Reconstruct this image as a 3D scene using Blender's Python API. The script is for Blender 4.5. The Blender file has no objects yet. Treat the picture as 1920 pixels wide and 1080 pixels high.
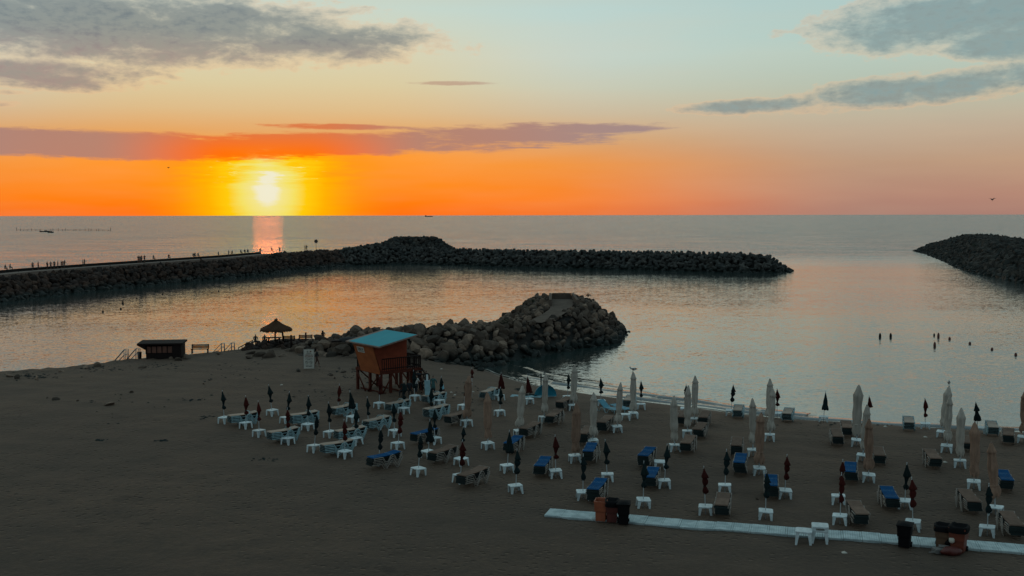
import bpy, bmesh, math, random
import numpy as np
from mathutils import Vector, Matrix, noise as mnoise
random.seed(7)
rng = np.random.default_rng(11)
R = math.radians
scene = bpy.context.scene
col = scene.collection

# ------------------------------------------------------------------ camera
CAM_H = 15.0
F = 2000.0
cam_data = bpy.data.cameras.new("camera")
cam = bpy.data.objects.new("camera", cam_data)
col.objects.link(cam)
cam_data.sensor_width = 36.0
cam_data.lens = F / 1920 * 36.0
cam_data.clip_start = 0.2
cam_data.clip_end = 80000
cam.matrix_world = (Matrix.Translation((0, 0, CAM_H)) @ Matrix.Rotation(R(90 - 3.92), 4, 'X')
                    @ Matrix.Rotation(R(-0.09), 4, 'Z'))
scene.camera = cam
CR = cam.matrix_world.to_3x3()

def ray(px, py):
    return (CR @ Vector(((px - 960) / F, (540 - py) / F, -1.0))).normalized()

def at(px, py, z=0.0):
    d = ray(px, py)
    t = (z - CAM_H) / d.z
    return Vector((d.x * t, d.y * t, z))

def at_depth(px, py, Y):
    d = ray(px, py)
    t = Y / d.y
    return Vector((d.x * t, Y, CAM_H + d.z * t))

def azel(px, py):
    d = ray(px, py)
    return 1.5 * math.degrees(math.atan2(d.x, d.y)), 1.5 * math.degrees(math.asin(d.z))   # sky units: 1.5 per degree

# ------------------------------------------------------------------ sun and sky
SUN_AZ, SUN_EL = azel(501, 358)
sd = ray(501, 358)
sun_data = bpy.data.lights.new("sun", 'SUN')
sun_data.energy = 0.009
sun_data.color = (1.0, 0.16, 0.0)
sun_data.angle = R(1.6)
sun = bpy.data.objects.new("sun", sun_data)
col.objects.link(sun)
sun.rotation_euler = sd.to_track_quat('Z', 'Y').to_euler()
sun.location = (-40, 100, 60)

scene.view_settings.view_transform = 'Standard'
scene.view_settings.look = 'None'
scene.view_settings.exposure = 0.0
scene.view_settings.gamma = 1.0

def lin(c):
    if isinstance(c, (int, float)):
        c = (c, c, c)
    out = []
    for v in c:
        v = v / 255.0
        out.append(v / 12.92 if v <= 0.04045 else ((v + 0.055) / 1.055) ** 2.4)
    return (out[0], out[1], out[2], 1.0)

class NT:
    """small helper to write node trees as expressions"""
    def __init__(self, nt):
        self.nt = nt
    def new(self, t, **kw):
        n = self.nt.nodes.new(t)
        for k, v in kw.items():
            setattr(n, k, v)
        return n
    def put(self, sock, v):
        if hasattr(v, 'is_linked') or isinstance(v, bpy.types.NodeSocket):
            self.nt.links.new(v, sock)
        else:
            sock.default_value = v
    def m(self, op, a, b=0.0, c=0.0, clamp=False):
        n = self.new('ShaderNodeMath', operation=op)
        n.use_clamp = clamp
        self.put(n.inputs[0], a)
        self.put(n.inputs[1], b)
        if op in ('MULTIPLY_ADD', 'SMOOTH_MAX', 'SMOOTH_MIN', 'COMPARE'):
            self.put(n.inputs[2], c)
        return n.outputs[0]
    def add(self, a, b): return self.m('ADD', a, b)
    def sub(self, a, b): return self.m('SUBTRACT', a, b)
    def mul(self, a, b): return self.m('MULTIPLY', a, b)
    def div(self, a, b): return self.m('DIVIDE', a, b)
    def mx(self, a, b): return self.m('MAXIMUM', a, b)
    def smooth(self, v, lo, hi, a=0.0, b=1.0):
        n = self.new('ShaderNodeMapRange', interpolation_type='SMOOTHSTEP')
        self.put(n.inputs[0], v)
        n.inputs[1].default_value = lo; n.inputs[2].default_value = hi
        n.inputs[3].default_value = a; n.inputs[4].default_value = b
        return n.outputs[0]
    def lerp(self, v, lo, hi, a=0.0, b=1.0):
        n = self.new('ShaderNodeMapRange')
        self.put(n.inputs[0], v)
        n.inputs[1].default_value = lo; n.inputs[2].default_value = hi
        n.inputs[3].default_value = a; n.inputs[4].default_value = b
        return n.outputs[0]
    def mix(self, f, a, b, mode='MIX'):
        n = self.new('ShaderNodeMix', data_type='RGBA', blend_type=mode)
        self.put(n.inputs[0], f)
        self.put(n.inputs[6], a)
        self.put(n.inputs[7], b)
        return n.outputs[2]
    def ramp(self, v, stops, hi=1.0):
        n = self.new('ShaderNodeValToRGB')
        cr = n.color_ramp
        cr.interpolation = 'LINEAR'
        while len(cr.elements) < len(stops):
            cr.elements.new(0.5)
        for e, (p, c) in zip(cr.elements, stops):
            e.position = p / hi
            e.color = lin(c)
        self.put(n.inputs[0], v)
        return n.outputs[0]
    def xyz(self, x, y, z=0.0):
        n = self.new('ShaderNodeCombineXYZ')
        for i, v in enumerate((x, y, z)):
            self.put(n.inputs[i], v)
        return n.outputs[0]
    def noise(self, vec, scale, detail=4.0, rough=0.55, dist=0.0):
        n = self.new('ShaderNodeTexNoise')
        if vec is not None:
            self.put(n.inputs['Vector'], vec)
        n.inputs['Scale'].default_value = scale
        n.inputs['Detail'].default_value = detail
        n.inputs['Roughness'].default_value = rough
        n.inputs['Distortion'].default_value = dist
        return n.outputs['Fac']

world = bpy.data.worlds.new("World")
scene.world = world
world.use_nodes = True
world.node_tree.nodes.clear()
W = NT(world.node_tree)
tc = W.new('ShaderNodeTexCoord')
sep = W.new('ShaderNodeSeparateXYZ')
W.nt.links.new(tc.outputs['Generated'], sep.inputs[0])
DEG = 270 / math.pi
el = W.mul(W.m('ARCSINE', sep.outputs[2]), DEG)
az = W.mul(W.m('ARCTAN2', sep.outputs[0], sep.outputs[1]), DEG)
daz = W.m('ABSOLUTE', W.sub(az, SUN_AZ))
tpos = W.div(el, 60.0)
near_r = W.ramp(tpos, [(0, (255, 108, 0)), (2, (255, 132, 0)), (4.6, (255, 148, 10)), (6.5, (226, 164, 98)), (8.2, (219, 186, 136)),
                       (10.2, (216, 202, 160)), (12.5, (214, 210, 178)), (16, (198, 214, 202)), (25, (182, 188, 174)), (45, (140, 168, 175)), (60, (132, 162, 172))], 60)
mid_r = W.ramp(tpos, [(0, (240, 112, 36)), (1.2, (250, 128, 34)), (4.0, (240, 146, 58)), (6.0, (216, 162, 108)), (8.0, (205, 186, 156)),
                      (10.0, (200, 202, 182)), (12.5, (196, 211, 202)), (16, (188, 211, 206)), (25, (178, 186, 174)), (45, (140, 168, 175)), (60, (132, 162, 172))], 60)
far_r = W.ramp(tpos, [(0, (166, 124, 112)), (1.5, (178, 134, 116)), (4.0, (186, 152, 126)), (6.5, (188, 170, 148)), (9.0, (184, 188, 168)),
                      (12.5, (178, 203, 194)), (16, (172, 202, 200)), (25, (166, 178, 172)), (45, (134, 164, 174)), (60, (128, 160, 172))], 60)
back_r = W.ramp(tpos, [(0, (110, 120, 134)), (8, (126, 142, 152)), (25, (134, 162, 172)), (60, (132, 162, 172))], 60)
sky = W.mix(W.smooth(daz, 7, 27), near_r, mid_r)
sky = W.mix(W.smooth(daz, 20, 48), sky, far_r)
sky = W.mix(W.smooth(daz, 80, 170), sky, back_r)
# soft unevenness of the open sky
hz = W.noise(W.xyz(W.mul(az, 0.05), W.mul(el, 0.35), 3.0), 1.0, 3.0)
sky = W.mix(W.lerp(hz, 0.35, 0.65, 0.0, 0.10), sky, lin((226, 196, 158)))
# the sun and its glow
dx = W.sub(az, SUN_AZ)
dy = W.sub(el, SUN_EL)
streak = W.noise(W.xyz(W.mul(az, 0.30), W.mul(el, 2.6), 0.0), 1.0, 5.0, 0.6)
rr = W.m('SQRT', W.add(W.mul(W.mul(dx, dx), 0.85), W.mul(W.mul(dy, dy), 0.62)))
rr = W.add(rr, W.mul(W.sub(streak, 0.5), W.smooth(el, 1.8, 3.2, 0.9, 4.2)))
glow = W.ramp(W.div(rr, 12.0), [(0, (234, 233, 208)), (0.62, (234, 232, 204)), (1.05, (236, 226, 140)), (1.9, (238, 222, 100)), (2.8, (247, 200, 14)),
                                (4.2, (255, 174, 0)), (6.5, (255, 150, 0)), (12, (255, 132, 0))], 12)
gw = W.smooth(rr, 3.2, 10.0, 1.0, 0.0)
gw = W.mul(gw, W.smooth(el, 4.6, 6.5, 1.0, 0.0))
sky = W.mix(gw, sky, glow)
# bright cloud rims beside the sun
rim = W.smooth(W.noise(W.xyz(W.mul(az, 0.8), W.mul(el, 6.5), 5.0), 1.0, 3.0, 0.6), 0.60, 0.70)
rim = W.mul(rim, W.mul(W.smooth(daz, 2.5, 5.5, 1.0, 0.0), W.mul(W.smooth(el, 2.4, 3.0), W.smooth(el, 4.0, 4.8, 1.0, 0.0))))
sky = W.mix(rim, sky, lin((244, 226, 120)))

# clouds: soft ellipses in azimuth and elevation, broken up by noise
def blob(px, py, a, b, tilt=0.0, s=1.0):
    a0, e0 = azel(px, py)
    aL, _ = azel(px - a, py); aR, _ = azel(px + a, py)
    _, eT = azel(px, py - b); _, eB = azel(px, py + b)
    A = abs(aR - aL) / 2; B = abs(eT - eB) / 2
    u = W.sub(az, a0); v = W.sub(W.sub(el, e0), W.mul(u, tilt))
    u = W.div(u, A); v = W.div(v, B)
    return W.mul(W.sub(1.0, W.add(W.mul(u, u), W.mul(v, v))), s)

cn = W.noise(W.xyz(W.mul(az, 0.20), W.mul(el, 0.55), 0.0), 1.0, 9.0, 0.62, 0.3)
cn2 = W.noise(W.xyz(W.mul(az, 0.9), W.mul(el, 1.9), 7.0), 1.0, 5.0, 0.6)
n_c = W.add(W.mul(W.sub(cn, 0.5), 3.3), W.mul(W.sub(cn2, 0.5), 1.7))
hi = None
for p in [(190, 45, 590, 82, 0.0, 1.5), (560, 76, 300, 42, 0.0, 1.3), (60, 25, 340, 100, 0.0, 1.2), (70, 138, 250, 33, 0, 1.4), (1830, 30, 350, 66, 0.05, 1.5), (1900, 75, 170, 42, 0, 1.3),
          (1760, 162, 350, 32, 0.08, 1.4), (1440, 197, 170, 15, 0.03, 1.2), (0, 195, 45, 7, 0.0, 0.7), (5, 172, 50, 5, 0, .5)]:
    b = blob(*p)
    hi = b if hi is None else W.mx(hi, b)
hi_m = W.mul(W.smooth(W.add(hi, n_c), -0.15, 1.25), W.smooth(cn2, 0.25, 0.6, 1.0, 0.78))
sn = W.noise(W.xyz(W.mul(az, 0.10), W.mul(el, 1.0), 11.0), 1.0, 6.0, 0.6, 0.2)
sn2 = W.noise(W.xyz(W.mul(az, 0.45), W.mul(el, 3.2), 4.0), 1.0, 5.0, 0.65, 0.3)
n_b = W.add(W.mul(W.sub(sn, 0.5), 2.2), W.mul(W.sub(sn2, 0.5), 1.5))
lo = None
for p in [(180, 271, 560, 31, 0.0, 1.3), (640, 270, 500, 24, 0.01, 1.2), (930, 254, 330, 22, 0.02), (640, 238, 170, 7, -0.01), (1120, 243, 170, 13, 0.0),
          (845, 156, 85, 5, 0.0, 0.9), (980, 277, 90, 3, 0, .8)]:
    b = blob(*p)
    lo = b if lo is None else W.mx(lo, b)
lo_m = W.smooth(W.add(lo, n_b), 0.0, 0.75)
warm = W.smooth(daz, 3, 13, 1.0, 0.0)
hic = W.mix(W.smooth(az, -12, 12), W.mix(W.smooth(el, 11.0, 14.5), lin((146, 124, 126)), lin((98, 112, 122))), lin((128, 152, 155)))
hic = W.mix(W.smooth(cn2, 0.35, 0.7, 0.0, 0.5), hic, lin((92, 106, 116)))
loc_ = W.mix(W.smooth(daz, 14, 30), lin((172, 126, 114)), lin((158, 134, 134)))
lb = W.mix(W.smooth(el, 4.6, 7.0), lin((250, 100, 6)), lin((214, 112, 66)))
loc_ = W.mix(W.mul(warm, W.smooth(el, 7.2, 9.0, 1.0, 0.25)), loc_, lb)
lo_m = W.mul(lo_m, W.smooth(el, 7.2, 9.5, 1.0, 0.6))
# warm lit fringes just outside the high clouds
fr = W.mul(W.smooth(W.add(hi, n_c), -0.35, 0.1), W.sub(1.0, hi_m))
sky = W.mix(W.mul(fr, 0.30), sky, lin((236, 186, 142)))
sky = W.mix(W.mul(lo_m, 0.92), sky, loc_)
sky = W.mix(W.mul(hi_m, 0.90), sky, hic)
sky = W.mix(W.smooth(el, -2.0, -0.1, 1.0, 0.0), sky, lin((60, 75, 80)))
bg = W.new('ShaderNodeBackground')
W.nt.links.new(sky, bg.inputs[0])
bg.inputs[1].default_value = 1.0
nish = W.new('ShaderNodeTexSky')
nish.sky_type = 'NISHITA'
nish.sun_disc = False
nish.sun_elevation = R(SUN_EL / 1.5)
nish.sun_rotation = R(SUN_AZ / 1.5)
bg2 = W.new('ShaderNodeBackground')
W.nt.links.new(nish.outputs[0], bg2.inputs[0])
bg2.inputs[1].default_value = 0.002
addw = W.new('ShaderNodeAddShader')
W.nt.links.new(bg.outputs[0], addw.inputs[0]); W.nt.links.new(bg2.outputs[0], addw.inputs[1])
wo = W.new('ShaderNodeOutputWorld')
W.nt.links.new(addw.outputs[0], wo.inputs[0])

# ------------------------------------------------------------------ materials
def mat(name, c, rough=0.7, c2=None, nscale=3.0, bump=0.0, bscale=20.0, metal=0.0, spec=0.5, island=False, objvar=0.0, dots=False, coat=0.0, trans=0.0):
    m = bpy.data.materials.new(name)
    m.use_nodes = True
    n = NT(m.node_tree)
    p = m.node_tree.nodes['Principled BSDF']
    p.inputs['Roughness'].default_value = rough
    p.inputs['Metallic'].default_value = metal
    p.inputs['Specular IOR Level'].default_value = spec
    t = n.new('ShaderNodeTexCoord')
    base = lin(c) if isinstance(c[0], int) else (*c, 1.0)
    if c2 is None:
        c2 = tuple(int(v * 0.82) for v in c) if isinstance(c[0], int) else tuple(v * 0.75 for v in c)
    b2 = lin(c2) if isinstance(c2[0], int) else (*c2, 1.0)
    f = n.smooth(n.noise(t.outputs['Object'], nscale, 5.0, 0.6), 0.35, 0.65)
    cc = n.mix(f, base, b2)
    if objvar:
        oi = n.new('ShaderNodeObjectInfo')
        v = n.lerp(oi.outputs['Random'], 0, 1, 1 - objvar, 1 + objvar)
        cc = n.mix(1.0, cc, n.xyz(v, v, v), 'MULTIPLY')
    if dots:
        vo = n.new('ShaderNodeTexVoronoi')
        vo.inputs['Scale'].default_value = 14.0
        vo.inputs['Randomness'].default_value = 0.0
        n.put(vo.inputs['Vector'], t.outputs['Object'])
        cc = n.mix(n.smooth(vo.outputs['Distance'], 0.16, 0.22, 0.55, 0.0), cc, lin((150, 180, 190)))
    n.put(p.inputs['Base Color'], cc)
    if bump:
        bn = n.new('ShaderNodeBump')
        bn.inputs['Strength'].default_value = bump
        bn.inputs['Distance'].default_value = 0.02
        n.put(bn.inputs['Height'], n.noise(t.outputs['Object'], bscale, 4.0, 0.6))
        m.node_tree.links.new(bn.outputs[0], p.inputs['Normal'])
    return m

def rock_mat(name, c1, c2, island):
    m = bpy.data.materials.new(name)
    m.use_nodes = True
    n = NT(m.node_tree)
    p = m.node_tree.nodes['Principled BSDF']
    g = n.new('ShaderNodeNewGeometry')
    if island:
        r = g.outputs['Random Per Island']
    else:
        r = n.new('ShaderNodeObjectInfo').outputs['Random']
    pos = g.outputs['Position']
    cc = n.mix(r, (*c1, 1), (*c2, 1))
    r2 = n.m('FRACT', n.mul(r, 7.31))
    v = n.lerp(r2, 0, 1, 0.35, 1.30)
    cc = n.mix(1.0, cc, n.xyz(v, v, v), 'MULTIPLY')
    cc = n.mix(n.smooth(n.noise(pos, 2.2, 6, 0.65), 0.38, 0.66, 0.0, 0.55), cc, (c2[0] * .4, c2[1] * .4, c2[2] * .4, 1))
    sp = n.new('ShaderNodeSeparateXYZ'); n.put(sp.inputs[0], pos)
    zz = n.add(sp.outputs[2], n.mul(n.sub(n.noise(pos, 0.5, 3), 0.5), 1.2))
    wet = n.smooth(zz, 0.5, 1.5, 1.0, 0.0)
    cc = n.mix(wet, cc, (0.012, 0.016, 0.014, 1))
    n.put(p.inputs['Base Color'], cc)
    n.put(p.inputs['Roughness'], n.lerp(wet, 0, 1, 0.9, 0.65))
    p.inputs['Specular IOR Level'].default_value = 0.2
    bn = n.new('ShaderNodeBump')
    bn.inputs['Strength'].default_value = 0.7
    bn.inputs['Distance'].default_value = 0.08
    n.put(bn.inputs['Height'], n.noise(pos, 4.0, 6, 0.65))
    m.node_tree.links.new(bn.outputs[0], p.inputs['Normal'])
    return m

M = {}
M['white'] = mat('white_plastic', (0.56, 0.64, 0.65), 0.5, nscale=5, c2=(0.42, 0.49, 0.50), objvar=0.14)
M['wframe_shade'] = mat('white_frame_shade', (0.26, 0.40, 0.43), 0.5, nscale=5)  # white plastic; the teal of its shaded sides is put into the colour
M['cframe'] = mat('cream_frame', (0.24, 0.21, 0.18), 0.5, nscale=5)
M['tan_bed'] = mat('tan_bed', (0.16, 0.105, 0.078), 0.85, nscale=4, bump=0.3, bscale=60, objvar=0.2, spec=0.15)
M['wht_bed_sky'] = mat('white_bed_orange_sky', (0.25, 0.185, 0.14), 0.5, c2=(0.19, 0.14, 0.105), nscale=4, spec=0.5)  # white plastic; the orange sky mirrored on top is put into the colour
M['blue_bed'] = mat('blue_bed', (0.002, 0.060, 0.165), 0.9, nscale=4, dots=True, objvar=0.1, spec=0.08)
M['teal_bed'] = mat('teal_bed', (0.05, 0.22, 0.30), 0.6, nscale=4)
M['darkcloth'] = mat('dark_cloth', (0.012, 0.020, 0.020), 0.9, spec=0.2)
M['green_um'] = mat('dark_green_cloth', (0.007, 0.016, 0.017), 0.9, nscale=8, objvar=0.25, spec=0.15)
M['red_um'] = mat('dark_red_cloth', (0.050, 0.008, 0.006), 0.9, nscale=8, objvar=0.25, spec=0.15)
M['cream_um'] = mat('cream_cloth', (0.40, 0.36, 0.31), 0.9, nscale=5, objvar=0.12, c2=(0.30, 0.27, 0.23), bump=0.5, bscale=9, spec=0.2)
M['tan_um'] = mat('tan_cloth', (0.27, 0.17, 0.12), 0.9, nscale=5, objvar=0.12, c2=(0.19, 0.12, 0.085), bump=0.5, bscale=9, spec=0.2)
M['pole'] = mat('pole_metal', (0.42, 0.46, 0.47), 0.4, metal=0.3)
M['rust'] = mat('rust_metal', (0.06, 0.045, 0.04), 0.8)
M['rail'] = mat('rail_metal', (0.28, 0.28, 0.28), 0.5, metal=0.2)
M['orange_wall'] = mat('orange_panel', (0.36, 0.105, 0.035), 0.75, c2=(0.28, 0.08, 0.028), nscale=2, spec=0.2)
M['red_wall'] = mat('red_brown_panel', (0.22, 0.042, 0.018), 0.75, nscale=2, spec=0.2)
M['red_wood'] = mat('red_stained_wood', (0.085, 0.018, 0.009), 0.8, nscale=4, spec=0.2)
M['dark_wood'] = mat('dark_wood', (0.014, 0.008, 0.007), 0.85, nscale=4, spec=0.2)
M['roofblue'] = mat('turquoise_roofing', (0.060, 0.31, 0.36), 0.8, nscale=1.0, c2=(0.054, 0.285, 0.335), spec=0.15)
M['rooftrim'] = mat('weathered_trim', (0.22, 0.14, 0.11), 0.7)
M['board'] = mat('weathered_boardwalk', (0.46, 0.55, 0.55), 0.8, nscale=2.2, c2=(0.30, 0.38, 0.39), bump=0.4, bscale=12)
M['thatch'] = mat('thatch', (0.07, 0.035, 0.02), 0.95, nscale=9, spec=0.1)
M['thatchd'] = mat('thatch_dark', (0.035, 0.018, 0.012), 0.95, nscale=9, spec=0.1)
M['concrete'] = mat('concrete', (0.16, 0.155, 0.145), 0.9, nscale=1.2, bump=0.4)
M['pathg'] = mat('groyne_path_gravel', (0.12, 0.090, 0.072), 0.95, nscale=1.2, bump=0.5, spec=0.1)
M['pathc'] = mat('path_concrete', (0.17, 0.125, 0.10), 0.9, nscale=0.6)
M['black'] = mat('black_plastic', (0.005, 0.005, 0.006), 0.8, spec=0.12)
M['orangebin'] = mat('orange_plastic', (0.30, 0.075, 0.03), 0.55, nscale=3)
M['redbin'] = mat('dark_red_plastic', (0.085, 0.013, 0.008), 0.55)
M['orangedk'] = mat('rust_orange_plastic', (0.15, 0.03, 0.012), 0.55)
M['brownbin'] = mat('tan_board', (0.12, 0.065, 0.035), 0.8)
M['signw'] = mat('sign_white', (0.50, 0.47, 0.40), 0.6, c2=(0.42, 0.40, 0.35))
M['signd'] = mat('sign_dark_ink', (0.02, 0.025, 0.025), 0.7)
M['signr'] = mat('sign_red_ink', (0.16, 0.05, 0.03), 0.7)
M['tent'] = mat('turquoise_tent_cloth', (0.02, 0.26, 0.36), 0.8, nscale=3)
M['tent2'] = mat('pale_blue_cloth', (0.22, 0.36, 0.40), 0.8, nscale=3)
M['skin'] = mat('skin', (0.22, 0.12, 0.08), 0.6)
M['hair'] = mat('hair', (0.01, 0.008, 0.007), 0.7)
M['c_black'] = mat('black_clothes', (0.010, 0.011, 0.012), 0.9)
M['c_navy'] = mat('navy_clothes', (0.015, 0.022, 0.03), 0.9)
M['c_teal'] = mat('teal_print_shirt', (0.04, 0.13, 0.13), 0.9, c2=(0.02, 0.05, 0.055), nscale=14)
M['c_white'] = mat('white_shirt', (0.45, 0.45, 0.43), 0.9)
M['c_lblue'] = mat('light_blue_shirt', (0.20, 0.48, 0.58), 0.9)
M['c_grey'] = mat('grey_clothes', (0.10, 0.10, 0.10), 0.9)
M['c_brown'] = mat('brown_clothes', (0.07, 0.03, 0.02), 0.9)
M['buoy'] = mat('red_buoy', (0.10, 0.02, 0.012), 0.6)
M['feather'] = mat('white_feathers', (0.55, 0.55, 0.52), 0.8)
M['featherd'] = mat('grey_feathers', (0.06, 0.06, 0.065), 0.8)
M['boat'] = mat('boat_paint', (0.02, 0.02, 0.022), 0.6)
M['tarp'] = mat('dark_tarp', (0.015, 0.012, 0.012), 0.8)
M['leaf'] = mat('scrub_leaves', (0.03, 0.045, 0.02), 0.8, nscale=6)
M['glassd'] = mat('shutter_pane', (0.16, 0.06, 0.035), 0.5)
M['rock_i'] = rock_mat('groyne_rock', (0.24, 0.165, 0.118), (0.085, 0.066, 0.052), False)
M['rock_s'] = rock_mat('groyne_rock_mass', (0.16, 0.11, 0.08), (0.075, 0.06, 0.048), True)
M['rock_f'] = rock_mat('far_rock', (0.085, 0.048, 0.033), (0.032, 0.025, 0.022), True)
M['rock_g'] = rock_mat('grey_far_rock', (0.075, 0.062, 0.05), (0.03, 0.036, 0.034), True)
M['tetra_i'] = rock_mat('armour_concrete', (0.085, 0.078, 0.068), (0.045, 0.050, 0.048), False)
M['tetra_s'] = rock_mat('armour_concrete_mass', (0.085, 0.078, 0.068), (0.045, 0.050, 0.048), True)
M['core'] = rock_mat('rubble_core', (0.014, 0.012, 0.010), (0.010, 0.010, 0.009), False)  # near black: shade in the gaps between rocks is put into the colour

def sand_material():
    m = bpy.data.materials.new('sand')
    m.use_nodes = True
    n = NT(m.node_tree)
    p = m.node_tree.nodes['Principled BSDF']
    g = n.new('ShaderNodeNewGeometry')
    pos = g.outputs['Position']
    big = n.smooth(n.noise(pos, 0.10, 4, 0.55), 0.35, 0.68)
    cc = n.mix(big, (0.084, 0.057, 0.040, 1), (0.056, 0.042, 0.032, 1))
    fine = n.noise(pos, 5.0, 6, 0.75)
    cc = n.mix(n.smooth(fine, 0.32, 0.70, 0.0, 0.6), cc, (0.030, 0.025, 0.022, 1))
    cc = n.mix(n.smooth(n.noise(pos, 1.1, 5, 0.7), 0.36, 0.64, 0.0, 0.38), cc, (0.040, 0.032, 0.027, 1))
    # patches of dark damp sand and dried weed
    patch = n.noise(n.mul(1.0, 1.0) if False else pos, 0.45, 3, 0.5)
    cc = n.mix(n.smooth(patch, 0.64, 0.74, 0.0, 0.55), cc, (0.016, 0.014, 0.013, 1))
    sp = n.new('ShaderNodeSeparateXYZ'); n.put(sp.inputs[0], pos)
    wet = n.smooth(n.add(sp.outputs[2], n.mul(n.sub(n.noise(pos, 0.6, 3), 0.5), 0.12)), 0.03, 0.16, 1.0, 0.0)
    cc = n.mix(wet, cc, (0.022, 0.022, 0.020, 1))
    n.put(p.inputs['Base Color'], cc)
    n.put(p.inputs['Roughness'], n.lerp(wet, 0, 1, 0.8, 0.3))
    p.inputs['Specular IOR Level'].default_value = 0.12
    p.inputs['Sheen Weight'].default_value = 0.12
    p.inputs['Sheen Roughness'].default_value = 0.35
    p.inputs['Sheen Tint'].default_value = (1.0, 0.72, 0.52, 1)
    bn = n.new('ShaderNodeBump')
    bn.inputs['Strength'].default_value = 0.55
    bn.inputs['Distance'].default_value = 0.10
    h = n.add(n.mul(n.noise(pos, 2.2, 5, 0.6), 0.8), n.mul(n.noise(pos, 9.0, 3, 0.6), 0.25))
    fp = n.new('ShaderNodeTexVoronoi'); fp.inputs['Scale'].default_value = 2.3; n.put(fp.inputs['Vector'], pos)
    area = n.smooth(n.noise(pos, 0.12, 3, 0.5), 0.42, 0.58)
    h = n.add(h, n.mul(n.smooth(fp.outputs['Distance'], 0.10, 0.34, -1.4, 0.0), area))
    n.put(bn.inputs['Height'], h)
    m.node_tree.links.new(bn.outputs[0], p.inputs['Normal'])
    return m
M['sand'] = sand_material()

def water_material():
    m = bpy.data.materials.new('sea_water')
    m.use_nodes = True
    n = NT(m.node_tree)
    p = m.node_tree.nodes['Principled BSDF']
    g = n.new('ShaderNodeNewGeometry')
    pos = g.outputs['Position']
    sp = n.new('ShaderNodeSeparateXYZ'); n.put(sp.inputs[0], pos)
    v = n.xyz(n.mul(sp.outputs[0], 0.45), sp.outputs[1], 0.0)
    p.inputs['Base Color'].default_value = (0.022, 0.036, 0.034, 1)
    p.inputs['IOR'].default_value = 2.0
    p.inputs['Specular IOR Level'].default_value = 0.62
    dist = n.m('SQRT', n.add(n.mul(sp.outputs[0], sp.outputs[0]), n.mul(sp.outputs[1], sp.outputs[1])))
    n.put(p.inputs['Roughness'], n.smooth(dist, 60, 900, 0.06, 0.16))
    calm = n.noise(n.xyz(n.mul(sp.outputs[0], 0.012), n.mul(sp.outputs[1], 0.05), 2.0), 1.0, 3, 0.5)
    # the bay inside the breakwaters is calm, the open sea is choppier
    line = n.sub(n.add(n.mul(sp.outputs[1], 0.335), -157.0), sp.outputs[0])
    open_ = n.mx(n.smooth(line, -2, 8), n.smooth(sp.outputs[1], 280, 430))
    n.put(p.inputs['IOR'], n.lerp(open_, 0, 1, 2.0, 1.55))
    amp = n.mul(n.add(0.038, n.mul(open_, 0.16)), n.smooth(calm, 0.3, 0.7, 0.75, 1.3))
    def slopes(scale, det, w):
        t = n.new('ShaderNodeTexNoise')
        n.put(t.inputs['Vector'], v)
        t.inputs['Scale'].default_value = scale; t.inputs['Detail'].default_value = det; t.inputs['Roughness'].default_value = 0.6
        s_ = n.new('ShaderNodeVectorMath', operation='SUBTRACT'); n.put(s_.inputs[0], t.outputs['Color']); s_.inputs[1].default_value = (.5, .5, .5)
        k = n.new('ShaderNodeVectorMath', operation='SCALE'); n.put(k.inputs[0], s_.outputs[0]); k.inputs['Scale'].default_value = w
        return k.outputs[0]
    def vadd(a, b):
        q = n.new('ShaderNodeVectorMath', operation='ADD'); n.put(q.inputs[0], a); n.put(q.inputs[1], b); return q.outputs[0]
    sl = vadd(vadd(vadd(slopes(0.10, 2, 0.7), slopes(0.7, 2, 1.2)), slopes(2.8, 2, 3.6)), slopes(8.0, 2, 5.0))
    k = n.new('ShaderNodeVectorMath', operation='SCALE'); n.put(k.inputs[0], sl); n.put(k.inputs['Scale'], amp)
    fl = n.new('ShaderNodeVectorMath', operation='MULTIPLY'); n.put(fl.inputs[0], k.outputs[0]); fl.inputs[1].default_value = (0.6, 1.0, 0.0)
    # added tilt of the open-water normals towards the shore, mirroring higher, greyer sky
    wind = n.noise(n.xyz(n.mul(sp.outputs[0], 0.018), n.mul(sp.outputs[1], 0.055), 9.0), 1.0, 7, 0.75)
    lean_ = n.xyz(0.0, n.mul(open_, n.lerp(wind, 0.3, 0.7, -0.055, -0.175)), 0.0)
    nn = vadd(vadd(g.outputs['Normal'], fl.outputs[0]), lean_)
    no = n.new('ShaderNodeVectorMath', operation='NORMALIZE'); n.put(no.inputs[0], nn)
    n.put(p.inputs['Normal'], no.outputs[0])
    return m
M['water'] = water_material()
M['foam'] = mat('foam', (0.24, 0.23, 0.20), 0.6, c2=(0.10, 0.10, 0.09), nscale=6)

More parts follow.
